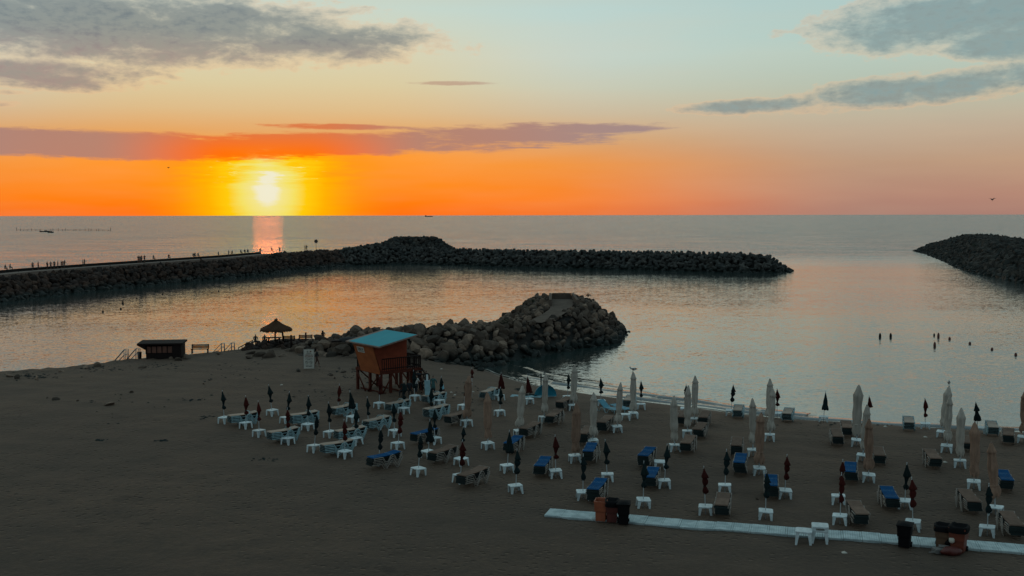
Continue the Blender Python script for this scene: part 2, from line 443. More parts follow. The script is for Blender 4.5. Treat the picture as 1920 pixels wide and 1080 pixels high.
# ------------------------------------------------------------------ mesh helpers
class MB:
    def __init__(self):
        self.v = []; self.f = []; self.mi = []; self.sm = []
    def add(self, verts, faces, mi=0, smooth=False):
        o = len(self.v)
        self.v.extend([tuple(p) for p in verts])
        for f in faces:
            self.f.append(tuple(i + o for i in f)); self.mi.append(mi); self.sm.append(smooth)
        return self
    def box(self, c, s, rz=0.0, mi=0, taper=1.0, mat4=None):
        hx, hy, hz = s[0] / 2, s[1] / 2, s[2] / 2
        pts = []
        cz, sz = math.cos(rz), math.sin(rz)
        for z in (-1, 1):
            k = taper if z < 0 else 1.0
            for x, y in ((-1, -1), (1, -1), (1, 1), (-1, 1)):
                X = x * hx * k; Y = y * hy * k
                q = Vector((c[0] + X * cz - Y * sz, c[1] + X * sz + Y * cz, c[2] + z * hz))
                pts.append(mat4 @ q if mat4 else q)
        return self.add(pts, [(3, 2, 1, 0), (4, 5, 6, 7), (0, 1, 5, 4), (1, 2, 6, 5), (2, 3, 7, 6), (3, 0, 4, 7)], mi)
    def tube(self, pts, r, n=8, mi=0, caps=True, smooth=True):
        pts = [Vector(p) for p in pts]
        if not isinstance(r, (list, tuple)):
            r = [r] * len(pts)
        rings = []
        ref = None
        for i, p in enumerate(pts):
            if i == 0: d = pts[1] - p
            elif i == len(pts) - 1: d = p - pts[-2]
            else: d = (pts[i + 1] - pts[i - 1])
            d.normalize()
            a = Vector((0, 0, 1)) if abs(d.z) < 0.95 else Vector((1, 0, 0))
            u = d.cross(a).normalized(); w = d.cross(u).normalized()
            if ref is not None and u.dot(ref) < 0: u = -u; w = -w
            ref = u
            rings.append([p + (u * math.cos(2 * math.pi * k / n) + w * math.sin(2 * math.pi * k / n)) * r[i] for k in range(n)])
        o = len(self.v)
        for rg in rings: self.v.extend([tuple(q) for q in rg])
        for i in range(len(pts) - 1):
            for k in range(n):
                a = o + i * n + k; b = o + i * n + (k + 1) % n
                self.f.append((a, b, b + n, a + n)); self.mi.append(mi); self.sm.append(smooth)
        if caps:
            self.f.append(tuple(o + k for k in range(n))[::-1]); self.mi.append(mi); self.sm.append(False)
            e = o + (len(pts) - 1) * n
            self.f.append(tuple(e + k for k in range(n))); self.mi.append(mi); self.sm.append(False)
        return self
    def grid(self, fn, nu, nv, mi=0, smooth=True, wrap=False):
        o = len(self.v)
        for j in range(nv):
            for i in range(nu):
                self.v.append(tuple(fn(i, j)))
        for j in range(nv - 1):
            for i in range(nu if wrap else nu - 1):
                a = o + j * nu + i; b = o + j * nu + (i + 1) % nu
                self.f.append((a, b, b + nu, a + nu)); self.mi.append(mi); self.sm.append(smooth)
        return self
    def strip(self, prof, width, mi=0, th=0.02):
        """a flat bar that follows prof (list of (y,z)) with width in x"""
        hw = width / 2
        o = len(self.v)
        n = len(prof)
        for i, (y, z) in enumerate(prof):
            a = prof[max(0, i - 1)]; b = prof[min(n - 1, i + 1)]
            dy, dz = b[0] - a[0], b[1] - a[1]
            L = math.hypot(dy, dz) or 1
            ny, nz = -dz / L, dy / L
            for (sx, s) in ((-hw, .5), (hw, .5), (hw, -.5), (-hw, -.5)):
                self.v.append((sx, y + ny * th * s, z + nz * th * s))
        for i in range(n - 1):
            for k in range(4):
                a = o + i * 4 + k; b = o + i * 4 + (k + 1) % 4
                self.f.append((b, a, a + 4, b + 4)); self.mi.append(mi); self.sm.append(False)
        self.f.append((o, o + 1, o + 2, o + 3)); self.mi.append(mi); self.sm.append(False)
        e = o + (n - 1) * 4
        self.f.append((e + 3, e + 2, e + 1, e)); self.mi.append(mi); self.sm.append(False)
        return self
    def shift(self, x, y, z):
        self.v = [(a + x, b + y, c + z) for a, b, c in self.v]
        return self
    def mesh(self, name, mats):
        me = bpy.data.meshes.new(name)
        me.from_pydata(self.v, [], self.f)
        for m in (mats if isinstance(mats, (list, tuple)) else [mats]):
            me.materials.append(m)
        me.polygons.foreach_set('material_index', self.mi)
        me.polygons.foreach_set('use_smooth', self.sm)
        me.update()
        return me

def obj(name, mesh, parent=None, loc=None, rot=None):
    o = bpy.data.objects.new(name, mesh)
    col.objects.link(o)
    if parent: o.parent = parent
    if loc is not None: o.location = loc
    if rot is not None: o.rotation_euler = rot
    return o

def part(name, mb, m, parent):
    return obj(name, mb.mesh(name, m), parent)

def tag(o, label=None, cat=None, group=None, kind=None):
    if label: o['label'] = label
    if cat: o['category'] = cat
    if group: o['group'] = group
    if kind: o['kind'] = kind
    return o

def thing(name, label, cat, loc=(0, 0, 0), rz=0.0, group=None):
    o = bpy.data.objects.new(name, None)
    o.empty_display_size = 0.3
    col.objects.link(o)
    o.location = loc; o.rotation_euler = (0, 0, rz)
    return tag(o, label, cat, group)

def copy_tree(o, kids, parent=None):
    c = o.copy()
    col.objects.link(c)
    if parent: c.parent = parent
    for ch in kids.get(o.name, []):
        copy_tree(ch, kids, c)
    return c

def kidmap(o):
    km = {}
    def rec(a):
        km[a.name] = list(a.children)
        for ch in a.children: rec(ch)
    rec(o)
    return km

# ------------------------------------------------------------------ sand height field
shore_px = [(905, 692), (940, 706), (1000, 723), (1100, 739), (1200, 753), (1300, 765), (1400, 778), (1500, 788), (1600, 793), (1700, 800), (1800, 805), (1920, 812)]
left_px = [(-80, 704), (0, 696), (60, 691), (150, 684), (210, 676), (262, 671), (345, 664), (400, 659), (440, 655), (470, 649), (500, 643), (560, 641), (610, 644)]
shoreR = [at(x, y, 0.0) for x, y in shore_px]
shoreL = [at(x, y, 1.05) for x, y in left_px]
p_end = shoreR[-1]; dR = (shoreR[-1] - shoreR[-3]).normalized()
p_st = shoreL[0]; dL = (shoreL[0] - shoreL[2]).normalized()
land = [p_st + dL * 260] + shoreL + [Vector((-14, 112.5, 0)), Vector((-8, 111, 0)), Vector((-4.0, 105.5, 0))] + shoreR + [p_end + dR * 260, Vector((300, -60, 0)), Vector((-300, -60, 0))]
LP = np.array([(p.x, p.y) for p in land])

def sdist(x, y):
    """signed distance to the shoreline, positive on land (arrays)"""
    x = np.asarray(x, float); y = np.asarray(y, float)
    best = np.full(x.shape, 1e9)
    inside = np.zeros(x.shape, bool)
    n = len(LP)
    for i in range(n):
        ax, ay = LP[i]; bx, by = LP[(i + 1) % n]
        ex, ey = bx - ax, by - ay
        L2 = ex * ex + ey * ey
        t = np.clip(((x - ax) * ex + (y - ay) * ey) / L2, 0, 1)
        d = np.hypot(x - ax - t * ex, y - ay - t * ey)
        best = np.minimum(best, d)
        cross = ((ay > y) != (by > y)) & (x < (bx - ax) * (y - ay) / ((by - ay) if abs(by - ay) > 1e-9 else 1e-9) + ax)
        inside ^= cross
    return np.where(inside, best, -best)

def sand_z(x, y):
    x = np.asarray(x, float); y = np.asarray(y, float)
    d = sdist(x, y)
    w = np.clip((x + 14) / 8.0, 0, 1); w = w * w * (3 - 2 * w)
    L = 0.45 + (5.0 - 0.45) * w
    dd = d + 0.5 * (1 - w)
    zz = np.where(dd > 0, 1.15 * (1 - np.exp(-np.maximum(dd, 0) / L)), dd * (1.2 - 1.08 * w))
    und = 0.035 * np.sin(x * 0.35 + 1.3) * np.sin(y * 0.28) + 0.03 * np.sin(x * 0.9 + y * 0.7) * np.sin(y * 1.1 - x * 0.3)
    zz = zz + und * np.clip(d / 4, 0, 1)
    return np.maximum(zz, -1.5)

def gz(x, y):
    return float(sand_z(np.array([x]), np.array([y]))[0])

def ground(px, py):
    z = 1.0
    for _ in range(14):
        p = at(px, py, z)
        z2 = gz(p.x, p.y)
        z = z * 0.5 + max(z2, -0.2) * 0.5
    p = at(px, py, z)
    return Vector((p.x, p.y, gz(p.x, p.y)))
# ------------------------------------------------------------------ ground, water
def axis(parts):
    out = []
    for a, b, s in parts:
        out.extend(np.arange(a, b, s))
    return np.array(out)
xs = axis([(-300, -70, 12), (-70, 70, 0.55), (70, 301, 12)])
ys = axis([(-60, 34, 4), (34, 124, 0.6), (124, 190, 6)])
X, Y = np.meshgrid(xs, ys)
Z = sand_z(X, Y)
fine = np.zeros_like(Z)
mk = (np.abs(X) < 68) & (Y > 34) & (Y < 124)
for j, i in zip(*np.where(mk)):
    p = Vector((X[j, i], Y[j, i], 0))
    fine[j, i] = 0.045 * mnoise.noise(p * 0.9) + 0.03 * mnoise.noise(p * 2.3)
dd_ = sdist(X, Y)
# the rough broken edge of the beach on the left
edge = np.clip(1 - np.abs(dd_ - 1.5) / 3.0, 0, 1) * np.clip((-12 - X) / 4, 0, 1)
Z = Z + fine * np.clip(dd_ / 2, 0, 1) + edge * fine * 5
nx, ny = len(xs), len(ys)
sm = MB()
sm.v = [(float(a), float(b), float(c)) for a, b, c in zip(X.ravel(), Y.ravel(), Z.ravel())]
for j in range(ny - 1):
    for i in range(nx - 1):
        a = j * nx + i
        sm.f.append((a, a + 1, a + 1 + nx, a + nx)); sm.mi.append(0); sm.sm.append(True)
sand = obj('beach_sand', sm.mesh('beach_sand', M['sand']))
tag(sand, kind='structure')

wm = MB()
wm.add([(-40000, 30, 0), (40000, 30, 0), (40000, 40000, 0), (-40000, 40000, 0)], [(0, 1, 2, 3)])
sea = obj('sea_water', wm.mesh('sea_water', M['water']))
tag(sea, kind='structure')

# low wavelets that run along the right hand shore, and their foam edge
def shore_curve(off, lo=0.0, hi=1.0, n=140):
    pts = []
    base = [shoreR[0] + Vector((-0.8, 0.8, 0))] + shoreR + [shoreR[-1] + dR * 12]
    seg = [0.0]
    for a, b in zip(base, base[1:]): seg.append(seg[-1] + (b - a).length)
    for k in range(n):
        s = (lo + (hi - lo) * k / (n - 1)) * seg[-1]
        i = max(j for j in range(len(seg)) if seg[j] <= s + 1e-6); i = min(i, len(base) - 2)
        t = (s - seg[i]) / (seg[i + 1] - seg[i])
        p = base[i].lerp(base[i + 1], t)
        d = (base[i + 1] - base[i]).normalized()
        nrm = Vector((-d.y, d.x, 0))
        if nrm.y < 0: nrm = -nrm
        pts.append((p, nrm, s))
    return [(p + nrm * (off + 0.35 * math.sin(s * 0.23 + off) + 0.12 * math.sin(s * 1.1 + off)), nrm, s) for p, nrm, s in pts]
def wavelet(off, h, w, lo, hi):
    c = shore_curve(off, lo, hi)
    prof = [(-0.35, 0.004), (-0.18, 0.5), (0.0, 1.0), (0.35, 0.75), (0.8, 0.3), (1.3, 0.004)]
    mb = MB()
    def fn(i, j):
        p, nrm, s = c[i]
        a, b = prof[j]
        k = min(1.0, i / 12, (len(c) - 1 - i) / 12) * (0.75 + 0.25 * math.sin(s * 0.5 + off * 3))
        q = p + nrm * (a * w)
        return (q.x, q.y, 0.006 + b * h * k)
    mb.grid(fn, len(c), len(prof))
    o = obj('shore_wavelet', mb.mesh('shore_wavelet', M['water']))
    tag(o, kind='structure')
wavelet(0.9, 0.13, 0.75, 0.30, 1.0)
wavelet(2.6, 0.13, 0.8, 0.06, 0.60)
wavelet(4.6, 0.07, 0.8, 0.0, 0.35)
fm = MB()
def foam_line(off, w, lo, hi, z):
    c = shore_curve(off, lo, hi, 260)
    def fn(i, j):
        p, nrm, s = c[i]
        k = w * (0.5 + 0.5 * abs(math.sin(s * 0.9 + 2 * math.sin(s * 0.31))))
        q = p + nrm * (k * (j - 0.5))
        return (q.x, q.y, z + max(0, gz(q.x, q.y)))
    fm.grid(fn, len(c), 2)
foam_line(0.05, 0.22, 0.02, 1.0, 0.015)
fo = obj('shore_foam', fm.mesh('shore_foam', M['foam']))
tag(fo, 'thin pale line of foam where the calm water meets the dark sand', 'foam', kind='stuff')

# ------------------------------------------------------------------ rocks
ORD = ['leftmost', 'second', 'third', 'fourth', 'fifth', 'sixth', 'seventh', 'eighth', 'ninth', 'tenth', 'eleventh', 'twelfth', 'thirteenth',
       'fourteenth', 'fifteenth', 'sixteenth', 'seventeenth', 'eighteenth', 'nineteenth', 'twentieth']
def ordn(q):
    if q < 20: return ORD[q] if q else 'first'
    t_ = ['twenty', 'thirty', 'forty', 'fifty', 'sixty', 'seventy', 'eighty', 'ninety'][q // 10 - 2 if q % 10 != 9 else (q + 1) // 10 - 2]
    u_ = ['', 'first', 'second', 'third', 'fourth', 'fifth', 'sixth', 'seventh', 'eighth', 'ninth'][(q + 1) % 10]
    return t_ + '-' + u_ if u_ else t_.replace('ty', 'tieth')
def ico_arrays(sub):
    b = bmesh.new()
    bmesh.ops.create_icosphere(b, subdivisions=sub, radius=1.0)
    v = np.array([p.co[:] for p in b.verts]); f = np.array([[q.index for q in fc.verts] for fc in b.faces])
    b.free()
    return v, f
ICO1 = ico_arrays(1); ICO2 = ico_arrays(2); ICO3 = ico_arrays(3)

def rock_arrays(ico, seed, cuts=7):
    g = np.random.default_rng(seed)
    v, f = ico
    v = v.copy()
    for _ in range(cuts):
        d = g.normal(size=3); d /= np.linalg.norm(d)
        c = g.uniform(0.55, 0.85)
        k = v @ d
        over = np.maximum(k - c, 0)
        v -= over[:, None] * d
    v *= g.uniform(0.72, 1.25, size=3)
    v += 0.03 * g.normal(size=v.shape)
    return v, f
ROCK_HI = [rock_arrays(ICO2, s, 13) for s in range(11)]
ROCK_LO = [rock_arrays(ICO2, 50 + s, 8) for s in range(8)]
ROCK_XLO = [rock_arrays(ICO1, 90 + s, 3) for s in range(6)]

def tetra_arrays():
    dirs = [np.array(d, float) / math.sqrt(3) for d in ((1, 1, 1), (1, -1, -1), (-1, 1, -1), (-1, -1, 1))]
    V = []; Fq = []
    for d in dirs:
        a = np.array((0, 0, 1.0)) if abs(d[2]) < .9 else np.array((1.0, 0, 0))
        u = np.cross(d, a); u /= np.linalg.norm(u); w = np.cross(d, u)
        o = len(V)
        for (dist, r) in ((0.0, 0.50), (1.02, 0.34)):
            for k in range(6):
                an = 2 * math.pi * k / 6
                V.append(d * dist + (u * math.cos(an) + w * math.sin(an)) * r)
        V.append(d * 1.06)
        for k in range(6):
            a0 = o + k; b0 = o + (k + 1) % 6
            Fq.append((a0, b0, b0 + 6)); Fq.append((a0, b0 + 6, a0 + 6)); Fq.append((a0 + 6, b0 + 6, o + 12))
    return np.array(V), np.array(Fq)
TETRA = tetra_arrays()

def rand_rot(g, tilt=1.0):
    q = g.normal(size=4); q /= np.linalg.norm(q)
    w, x, y, z = q
    return np.array([[1 - 2 * (y * y + z * z), 2 * (x * y - z * w), 2 * (x * z + y * w)],
                     [2 * (x * y + z * w), 1 - 2 * (x * x + z * z), 2 * (y * z - x * w)],
                     [2 * (x * z - y * w), 2 * (y * z + x * w), 1 - 2 * (x * x + y * y)]])

def np_mesh(name, V, Fc, m, smooth=False):
    me = bpy.data.meshes.new(name)
    me.vertices.add(len(V)); me.vertices.foreach_set('co', V.astype(np.float32).ravel())
    nl = Fc.size
    me.loops.add(nl); me.loops.foreach_set('vertex_index', Fc.astype(np.int32).ravel())
    me.polygons.add(len(Fc))
    me.polygons.foreach_set('loop_start', np.arange(0, nl, 3, dtype=np.int32))
    me.materials.append(m)
    me.update(calc_edges=True)
    me.polygons.foreach_set('use_smooth', [smooth] * len(Fc))
    me.validate()
    return me

def merge(insts, variants):
    """insts: (variant, pos, rot3x3, scale3)"""
    Vs = []; Fs = []; o = 0
    for vi, p, Rm, s in insts:
        v, f = variants[vi]
        Vs.append((v * s) @ Rm.T + p); Fs.append(f + o); o += len(v)
    return np.concatenate(Vs), np.concatenate(Fs)

class Mound:
    """a ridge along a spine of (x, y, total half width, crest half width, crest height)"""
    def __init__(self, spine):
        self.s = np.array(spine, float)
    def prof(self, x, y, cap=True):
        x = np.atleast_1d(np.asarray(x, float)); y = np.atleast_1d(np.asarray(y, float))
        best = np.full(x.shape, 1e9); z = np.full(x.shape, -5.0); side = np.zeros(x.shape); nxx = np.zeros(x.shape); nyy = np.zeros(x.shape)
        for a, b in zip(self.s, self.s[1:]):
            ex, ey = b[0] - a[0], b[1] - a[1]
            L2 = ex * ex + ey * ey
            t = np.clip(((x - a[0]) * ex + (y - a[1]) * ey) / L2, 0, 1)
            qx = a[0] + t * ex; qy = a[1] + t * ey
            d = np.hypot(x - qx, y - qy)
            w = a[2] + t * (b[2] - a[2]); c = a[3] + t * (b[3] - a[3]); h = a[4] + t * (b[4] - a[4])
            zz = np.where(d < c, h, h * (1 - (d - c) / (w - c)))
            up = zz > z
            z = np.where(up, zz, z)
            nxx = np.where(up, (x - qx) / np.maximum(d, 1e-3), nxx); nyy = np.where(up, (y - qy) / np.maximum(d, 1e-3), nyy)
            best = np.where(up, d - c, best)
        return z, best, nxx, nyy
    def bounds(self):
        m = self.s[:, 2].max() + 2
        return self.s[:, 0].min() - m, self.s[:, 0].max() + m, self.s[:, 1].min() - m, self.s[:, 1].max() + m
    def scatter(self, sp, g, zmin=-0.6, jit=0.45):
        x0, x1, y0, y1 = self.bounds()
        gx, gy = np.meshgrid(np.arange(x0, x1, sp), np.arange(y0, y1, sp * 0.87))
        gx = gx + (np.arange(gx.shape[0]) % 2)[:, None] * sp / 2
        gx = (gx + g.uniform(-jit, jit, gx.shape) * sp).ravel(); gy = (gy + g.uniform(-jit, jit, gy.shape) * sp).ravel()
        z, d, nx_, ny_ = self.prof(gx, gy)
        k = z > zmin
        return gx[k], gy[k], z[k], d[k], nx_[k], ny_[k]
    def core(self, name, drop, step, m):
        x0, x1, y0, y1 = self.bounds()
        ax = np.arange(x0, x1, step); ay = np.arange(y0, y1, step)
        GX, GY = np.meshgrid(ax, ay)
        z, *_ = self.prof(GX.ravel(), GY.ravel())
        z = z.reshape(GX.shape) - drop
        V = np.stack([GX.ravel(), GY.ravel(), np.maximum(z, -1.5).ravel()], 1)
        n = len(ax); F3 = []
        for j in range(len(ay) - 1):
            for i in range(n - 1):
                if max(z[j, i], z[j, i + 1], z[j + 1, i], z[j + 1, i + 1]) > -1.2:
                    a = j * n + i
                    F3.append((a, a + 1, a + n + 1)); F3.append((a, a + n + 1, a + n))
        o = obj(name, np_mesh(name, V, np.array(F3), m, True))
        tag(o, kind='structure')
        return o

# --- the long left hand breakwater (quarried rock) ---
inner_px = [(-190, 592), (-80, 577), (0, 567), (118, 551), (237, 539), (355, 528), (474, 517), (548, 508), (667, 496)]
inner = [at(x, y, 0) for x, y in inner_px]
lb_sp = []
for i, p in enumerate(inner):
    a = inner[max(0, i - 1)]; b = inner[min(len(inner) - 1, i + 1)]
    d = (b - a).normalized(); nrm = Vector((-d.y, d.x, 0))
    if nrm.x > 0: nrm = -nrm
    h = 3.9 + 0.6 * i / (len(inner) - 1)
    w = 8.6; c = 2.6
    q = p + nrm * w
    lb_sp.append((q.x, q.y, w, c, h))
LBW = Mound(lb_sp)
LBW.core('breakwater_core', 0.75, 1.2, M['core'])
g1 = np.random.default_rng(5)
X1, Y1, Z1, D1, NX1, NY1 = LBW.scatter(1.05, g1)
ins = []
for x, y, z, d, nx_, ny_ in zip(X1, Y1, Z1, D1, NX1, NY1):
    if d < -0.9 and nx_ > -0.5: continue        # leave the walkway free
    if nx_ < 0 and ny_ > 0 and d > 3.5: continue  # far side under water line, never seen from the beach
    if d < 0.9: z -= 0.45
    s = g1.uniform(0.45, 0.95)
    ins.append((int(g1.integers(len(ROCK_XLO))), np.array((x, y, z - 0.25)), rand_rot(g1), np.array((s * 1.2, s, s * .8))))
V_, F_ = merge(ins, ROCK_XLO)
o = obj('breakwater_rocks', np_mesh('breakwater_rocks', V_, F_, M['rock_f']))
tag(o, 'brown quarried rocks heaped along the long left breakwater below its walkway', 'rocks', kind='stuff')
# walkway on its crest and the low sea wall behind it
pm = MB(); wl = MB()
sps = [Vector((s[0], s[1], s[4])) for s in lb_sp]
def offs(i, d):
    a = sps[max(0, i - 1)]; b = sps[min(len(sps) - 1, i + 1)]
    t = (b - a).normalized(); n_ = Vector((-t.y, t.x, 0)).normalized()
    if n_.x > 0: n_ = -n_
    return sps[i] + n_ * d
pm.grid(lambda i, j: offs(i, (-2.3, 0.7)[j]) + Vector((0, 0, 0.12)), len(sps) - 1, 2, smooth=False)
pm.grid(lambda i, j: offs(i, -2.3) + Vector((0, 0, (0.12, -0.8)[j])), len(sps) - 1, 2, smooth=False)
o = obj('breakwater_path', pm.mesh('breakwater_path', M['pathc'])); tag(o, kind='structure')
for k, (d0, d1, z0, z1) in enumerate([(0.75, 0.75, -0.6, 0.62), (0.75, 1.5, 0.62, 0.62), (1.5, 1.5, 0.62, -0.6)]):
    wl.grid(lambda i, j: offs(i, (d0, d1)[j]) + Vector((0, 0, (z0, z1)[j])), len(sps) - 1, 2, smooth=False)
o = obj('sea_wall', wl.mesh('sea_wall', M['core']))
tag(o, 'low dark sea wall along the outer edge of the long left breakwater', 'wall')

# --- the concrete armour arm with the high mound at the elbow ---
def wl_pt(px, py, dep): 
    p = at(px, py, 0); v = Vector((p.x, p.y, 0)).normalized()
    return Vector((p.x, p.y + dep, 0))
arm_sp = []
for (px, py, w, c, h) in [(640, 497.5, 9, 2.0, 4.3), (700, 495, 11, 2.5, 5.2), (760, 494.5, 9.5, 2.0, 4.4), (874, 497, 8.5, 1.8, 4.1), (968, 500, 8.5, 1.8, 4.1), (1116, 503.5, 8.5, 1.8, 4.2),
                          (1294, 508, 8.5, 1.8, 4.3), (1400, 511, 8.5, 1.8, 4.3), (1440, 511.0, 7.5, 1.4, 3.9)]:
    p = wl_pt(px, py, w)
    arm_sp.append((p.x, p.y, w, c, h))
ARM = Mound(arm_sp)
e0 = at(770, 447, 7.6)
MND = Mound([(at_depth(752, 447, 348).x, 351, 17, 3.0, 7.5), (at_depth(808, 447, 348).x, 351, 12.5, 1.8, 7.6)])
MND2 = Mound([(at_depth(660, 465, 339).x, 343, 10, 1.5, 4.4), (at_depth(752, 447, 348).x, 350, 13, 2.0, 6.8)])
ARM.core('armour_core', 1.1, 1.6, M['core'])
MND.core('mound_core', 0.7, 1.6, M['core'])
MND2.core('mound_core', 0.9, 1.6, M['core'])
g2 = np.random.default_rng(9)
X2, Y2, Z2, D2, NX2, NY2 = ARM.scatter(1.75, g2, zmin=-0.5, jit=0.35)
cand = []
for x, y, z, d, nx_, ny_ in zip(X2, Y2, Z2, D2, NX2, NY2):
    s = g2.uniform(0.95, 1.25)
    front = (ny_ < 0.2) or d < 0.6
    cand.append(((1 if front else 0) * 1000 - y, x, y, z, s, front))
cand.sort(reverse=True)
tet_me = [np_mesh('tetrapod', TETRA[0], TETRA[1], M['tetra_i'])]
ins = []
cnt = 0
TET = []
for k, (sc, x, y, z, s, front) in enumerate(cand):
    Rm = rand_rot(g2)
    if front and cnt < 300 and x > -34:
        o = bpy.data.objects.new('tetrapod', tet_me[0]); col.objects.link(o)
        o.matrix_world = Matrix.LocRotScale(Vector((x, y, z - 0.35)), Matrix(Rm.tolist()).to_quaternion(), Vector((s, s, s)))
        lev = 'at the waterline' if z < 1.0 else 'on the slope' if z < 2.9 else 'on the crest'
        cpx = 960 + F * x / y
        seg_ = 0 if cpx < 980 else 1 if cpx < 1090 else 2 if cpx < 1200 else 3 if cpx < 1310 else 4 if cpx < 1410 else 5
        TET.append((seg_, lev, x, o))
        cnt += 1
    else:
        ins.append((0, np.array((x, y, z - 0.35)), Rm, np.array((s, s, s))))
SEGN = ['beside the high mound', 'left of mid-arm', 'at mid-arm', 'right of mid-arm', "just before the arm's tip", "at the arm's right tip"]
def label_runs(items, fmt, cat, gfmt):
    runs = {}
    for it in sorted(items, key=lambda t: t[2]):
        runs.setdefault((it[0], it[1]), []).append(it[3])
    for (a_, b_), os_ in runs.items():
        for q, o_ in enumerate(os_):
            tag(o_, fmt(ordn(q), a_, b_), cat, gfmt(a_, b_))
label_runs(TET, lambda n_, a_, b_: f"{n_} grey concrete tetrapod from the left {b_}, {SEGN[a_]}", 'tetrapod', lambda a_, b_: 'tetrapods of the breakwater arm')
V_, F_ = merge(ins, [TETRA])
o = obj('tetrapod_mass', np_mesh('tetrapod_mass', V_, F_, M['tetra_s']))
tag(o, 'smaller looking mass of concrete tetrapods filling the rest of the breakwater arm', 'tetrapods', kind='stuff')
ins = []
for MD in (MND, MND2):
    X3, Y3, Z3, D3, NX3, NY3 = MD.scatter(1.15, g2, zmin=0.5)
    for x, y, z, d, nx_, ny_ in zip(X3, Y3, Z3, D3, NX3, NY3):
        if ny_ > 0.4 and d > 1.5: continue
        s = g2.uniform(0.6, 1.0)
        ins.append((int(g2.integers(len(ROCK_XLO))), np.array((x, y, z - 0.3)), rand_rot(g2), np.array((s * 1.2, s, s * .85))))
V_, F_ = merge(ins, ROCK_XLO)
o = obj('mound_rocks', np_mesh('mound_rocks', V_, F_, M['rock_g']))
tag(o, 'high humped pile of grey rock at the elbow where both breakwater arms meet', 'rocks', kind='stuff')

# --- the jetty on the far right ---
jet = []
for (px, py, w, c, h) in [(1716, 471, 8, 1.5, 3.0), (1752, 480, 16, 5.5, 7.4), (1796, 498, 14, 4.5, 7.2), (1829, 511, 12, 3.5, 6.0), (1870, 519, 11, 3.5, 5.9), (1925, 531, 11, 3.5, 5.9), (2060, 565, 11, 3.5, 5.9)]:
    p = at(px, py, 0)
    jet.append((p.x + w * 0.95, p.y - w * 0.1, w, c, h))
JET = Mound(jet)
JET.core('jetty_core', 0.8, 1.8, M['core'])
X4, Y4, Z4, D4, NX4, NY4 = JET.scatter(1.35, g2, zmin=-0.5)
ins = []
for x, y, z, d, nx_, ny_ in zip(X4, Y4, Z4, D4, NX4, NY4):
    if x > 240: continue
    if ny_ > 0.5 and nx_ > 0.3 and d > 2.5: continue
    s = g2.uniform(0.6, 1.15) * (0.85 if y > 320 else 1.15)
    ins.append((int(g2.integers(len(ROCK_XLO))), np.array((x, y, z - 0.3)), rand_rot(g2), np.array((s * 1.35, s, s * .75))))
V_, F_ = merge(ins, ROCK_XLO)
o = obj('jetty_rocks', np_mesh('jetty_rocks', V_, F_, M['rock_g']))
tag(o, 'dark grey rocks covering the separate jetty at the right edge of the bay', 'rocks', kind='stuff')

# --- the near groyne ---
gro = [(-19.5, 108, 4.0, 1.2, 2.2), (-15, 108.8, 6.5, 1.4, 3.0), (-8, 110, 7.6, 1.6, 3.3), (-2, 114.5, 4.9, 1.6, 3.15), (2, 119.5, 4.9, 1.9, 3.2), (5.5, 127, 7.3, 2.7, 3.6), (6.6, 136, 8.2, 3.4, 3.85), (6.4, 145, 8.4, 3.4, 3.8)]
GRO = Mound(gro)
GRO.core('groyne_core', 0.45, 0.7, M['core'])
# path and platform on its head, low walls round the platform
def gpt(px, py, z): return at(px, py, z)
path_px = [((988, 603), (1016, 605), 3.0), ((1012, 592), (1046, 595), 3.25), ((1030, 580), (1068, 582), 3.5), ((1034, 569), (1075, 570), 3.7), ((1034, 561), (1072, 561), 3.75)]
pth = MB()
pth.grid(lambda i, j: at(*path_px[i][j], path_px[i][2] + 0.12), len(path_px), 2, smooth=False)
o = obj('groyne_path', pth.mesh('groyne_path', M['pathg'])); tag(o, kind='structure')
PATH = [((at(*a, z) + at(*b, z)) / 2, (at(*a, z) - at(*b, z)).length / 2) for a, b, z in path_px]
pw = MB()
def wallseg(mb, a, b, h, t):
    a = Vector(a); b = Vector(b); c = (a + b) / 2; d = b - a
    mb.box((c.x, c.y, c.z + h / 2 - 0.15), (d.length + t, t, h + 0.3), math.atan2(d.y, d.x))
q0 = at(1032, 573, 3.8); q1 = at(1032, 560, 3.8); q2 = at(1074, 560, 3.8); q3 = at(1083, 573, 3.8)
wallseg(pw, q0, q1, 0.75, 0.35); wallseg(pw, q1 + Vector((0.4, 0.1, 0)), q2 - Vector((.4, -0.1, 0)), 0.75, 0.35); wallseg(pw, q2, q3, 0.75, 0.35)
o = obj('parapet_wall', pw.mesh('parapet_wall', M['pathg']))
tag(o, 'low concrete parapet round the small platform on the head of the near groyne', 'wall')

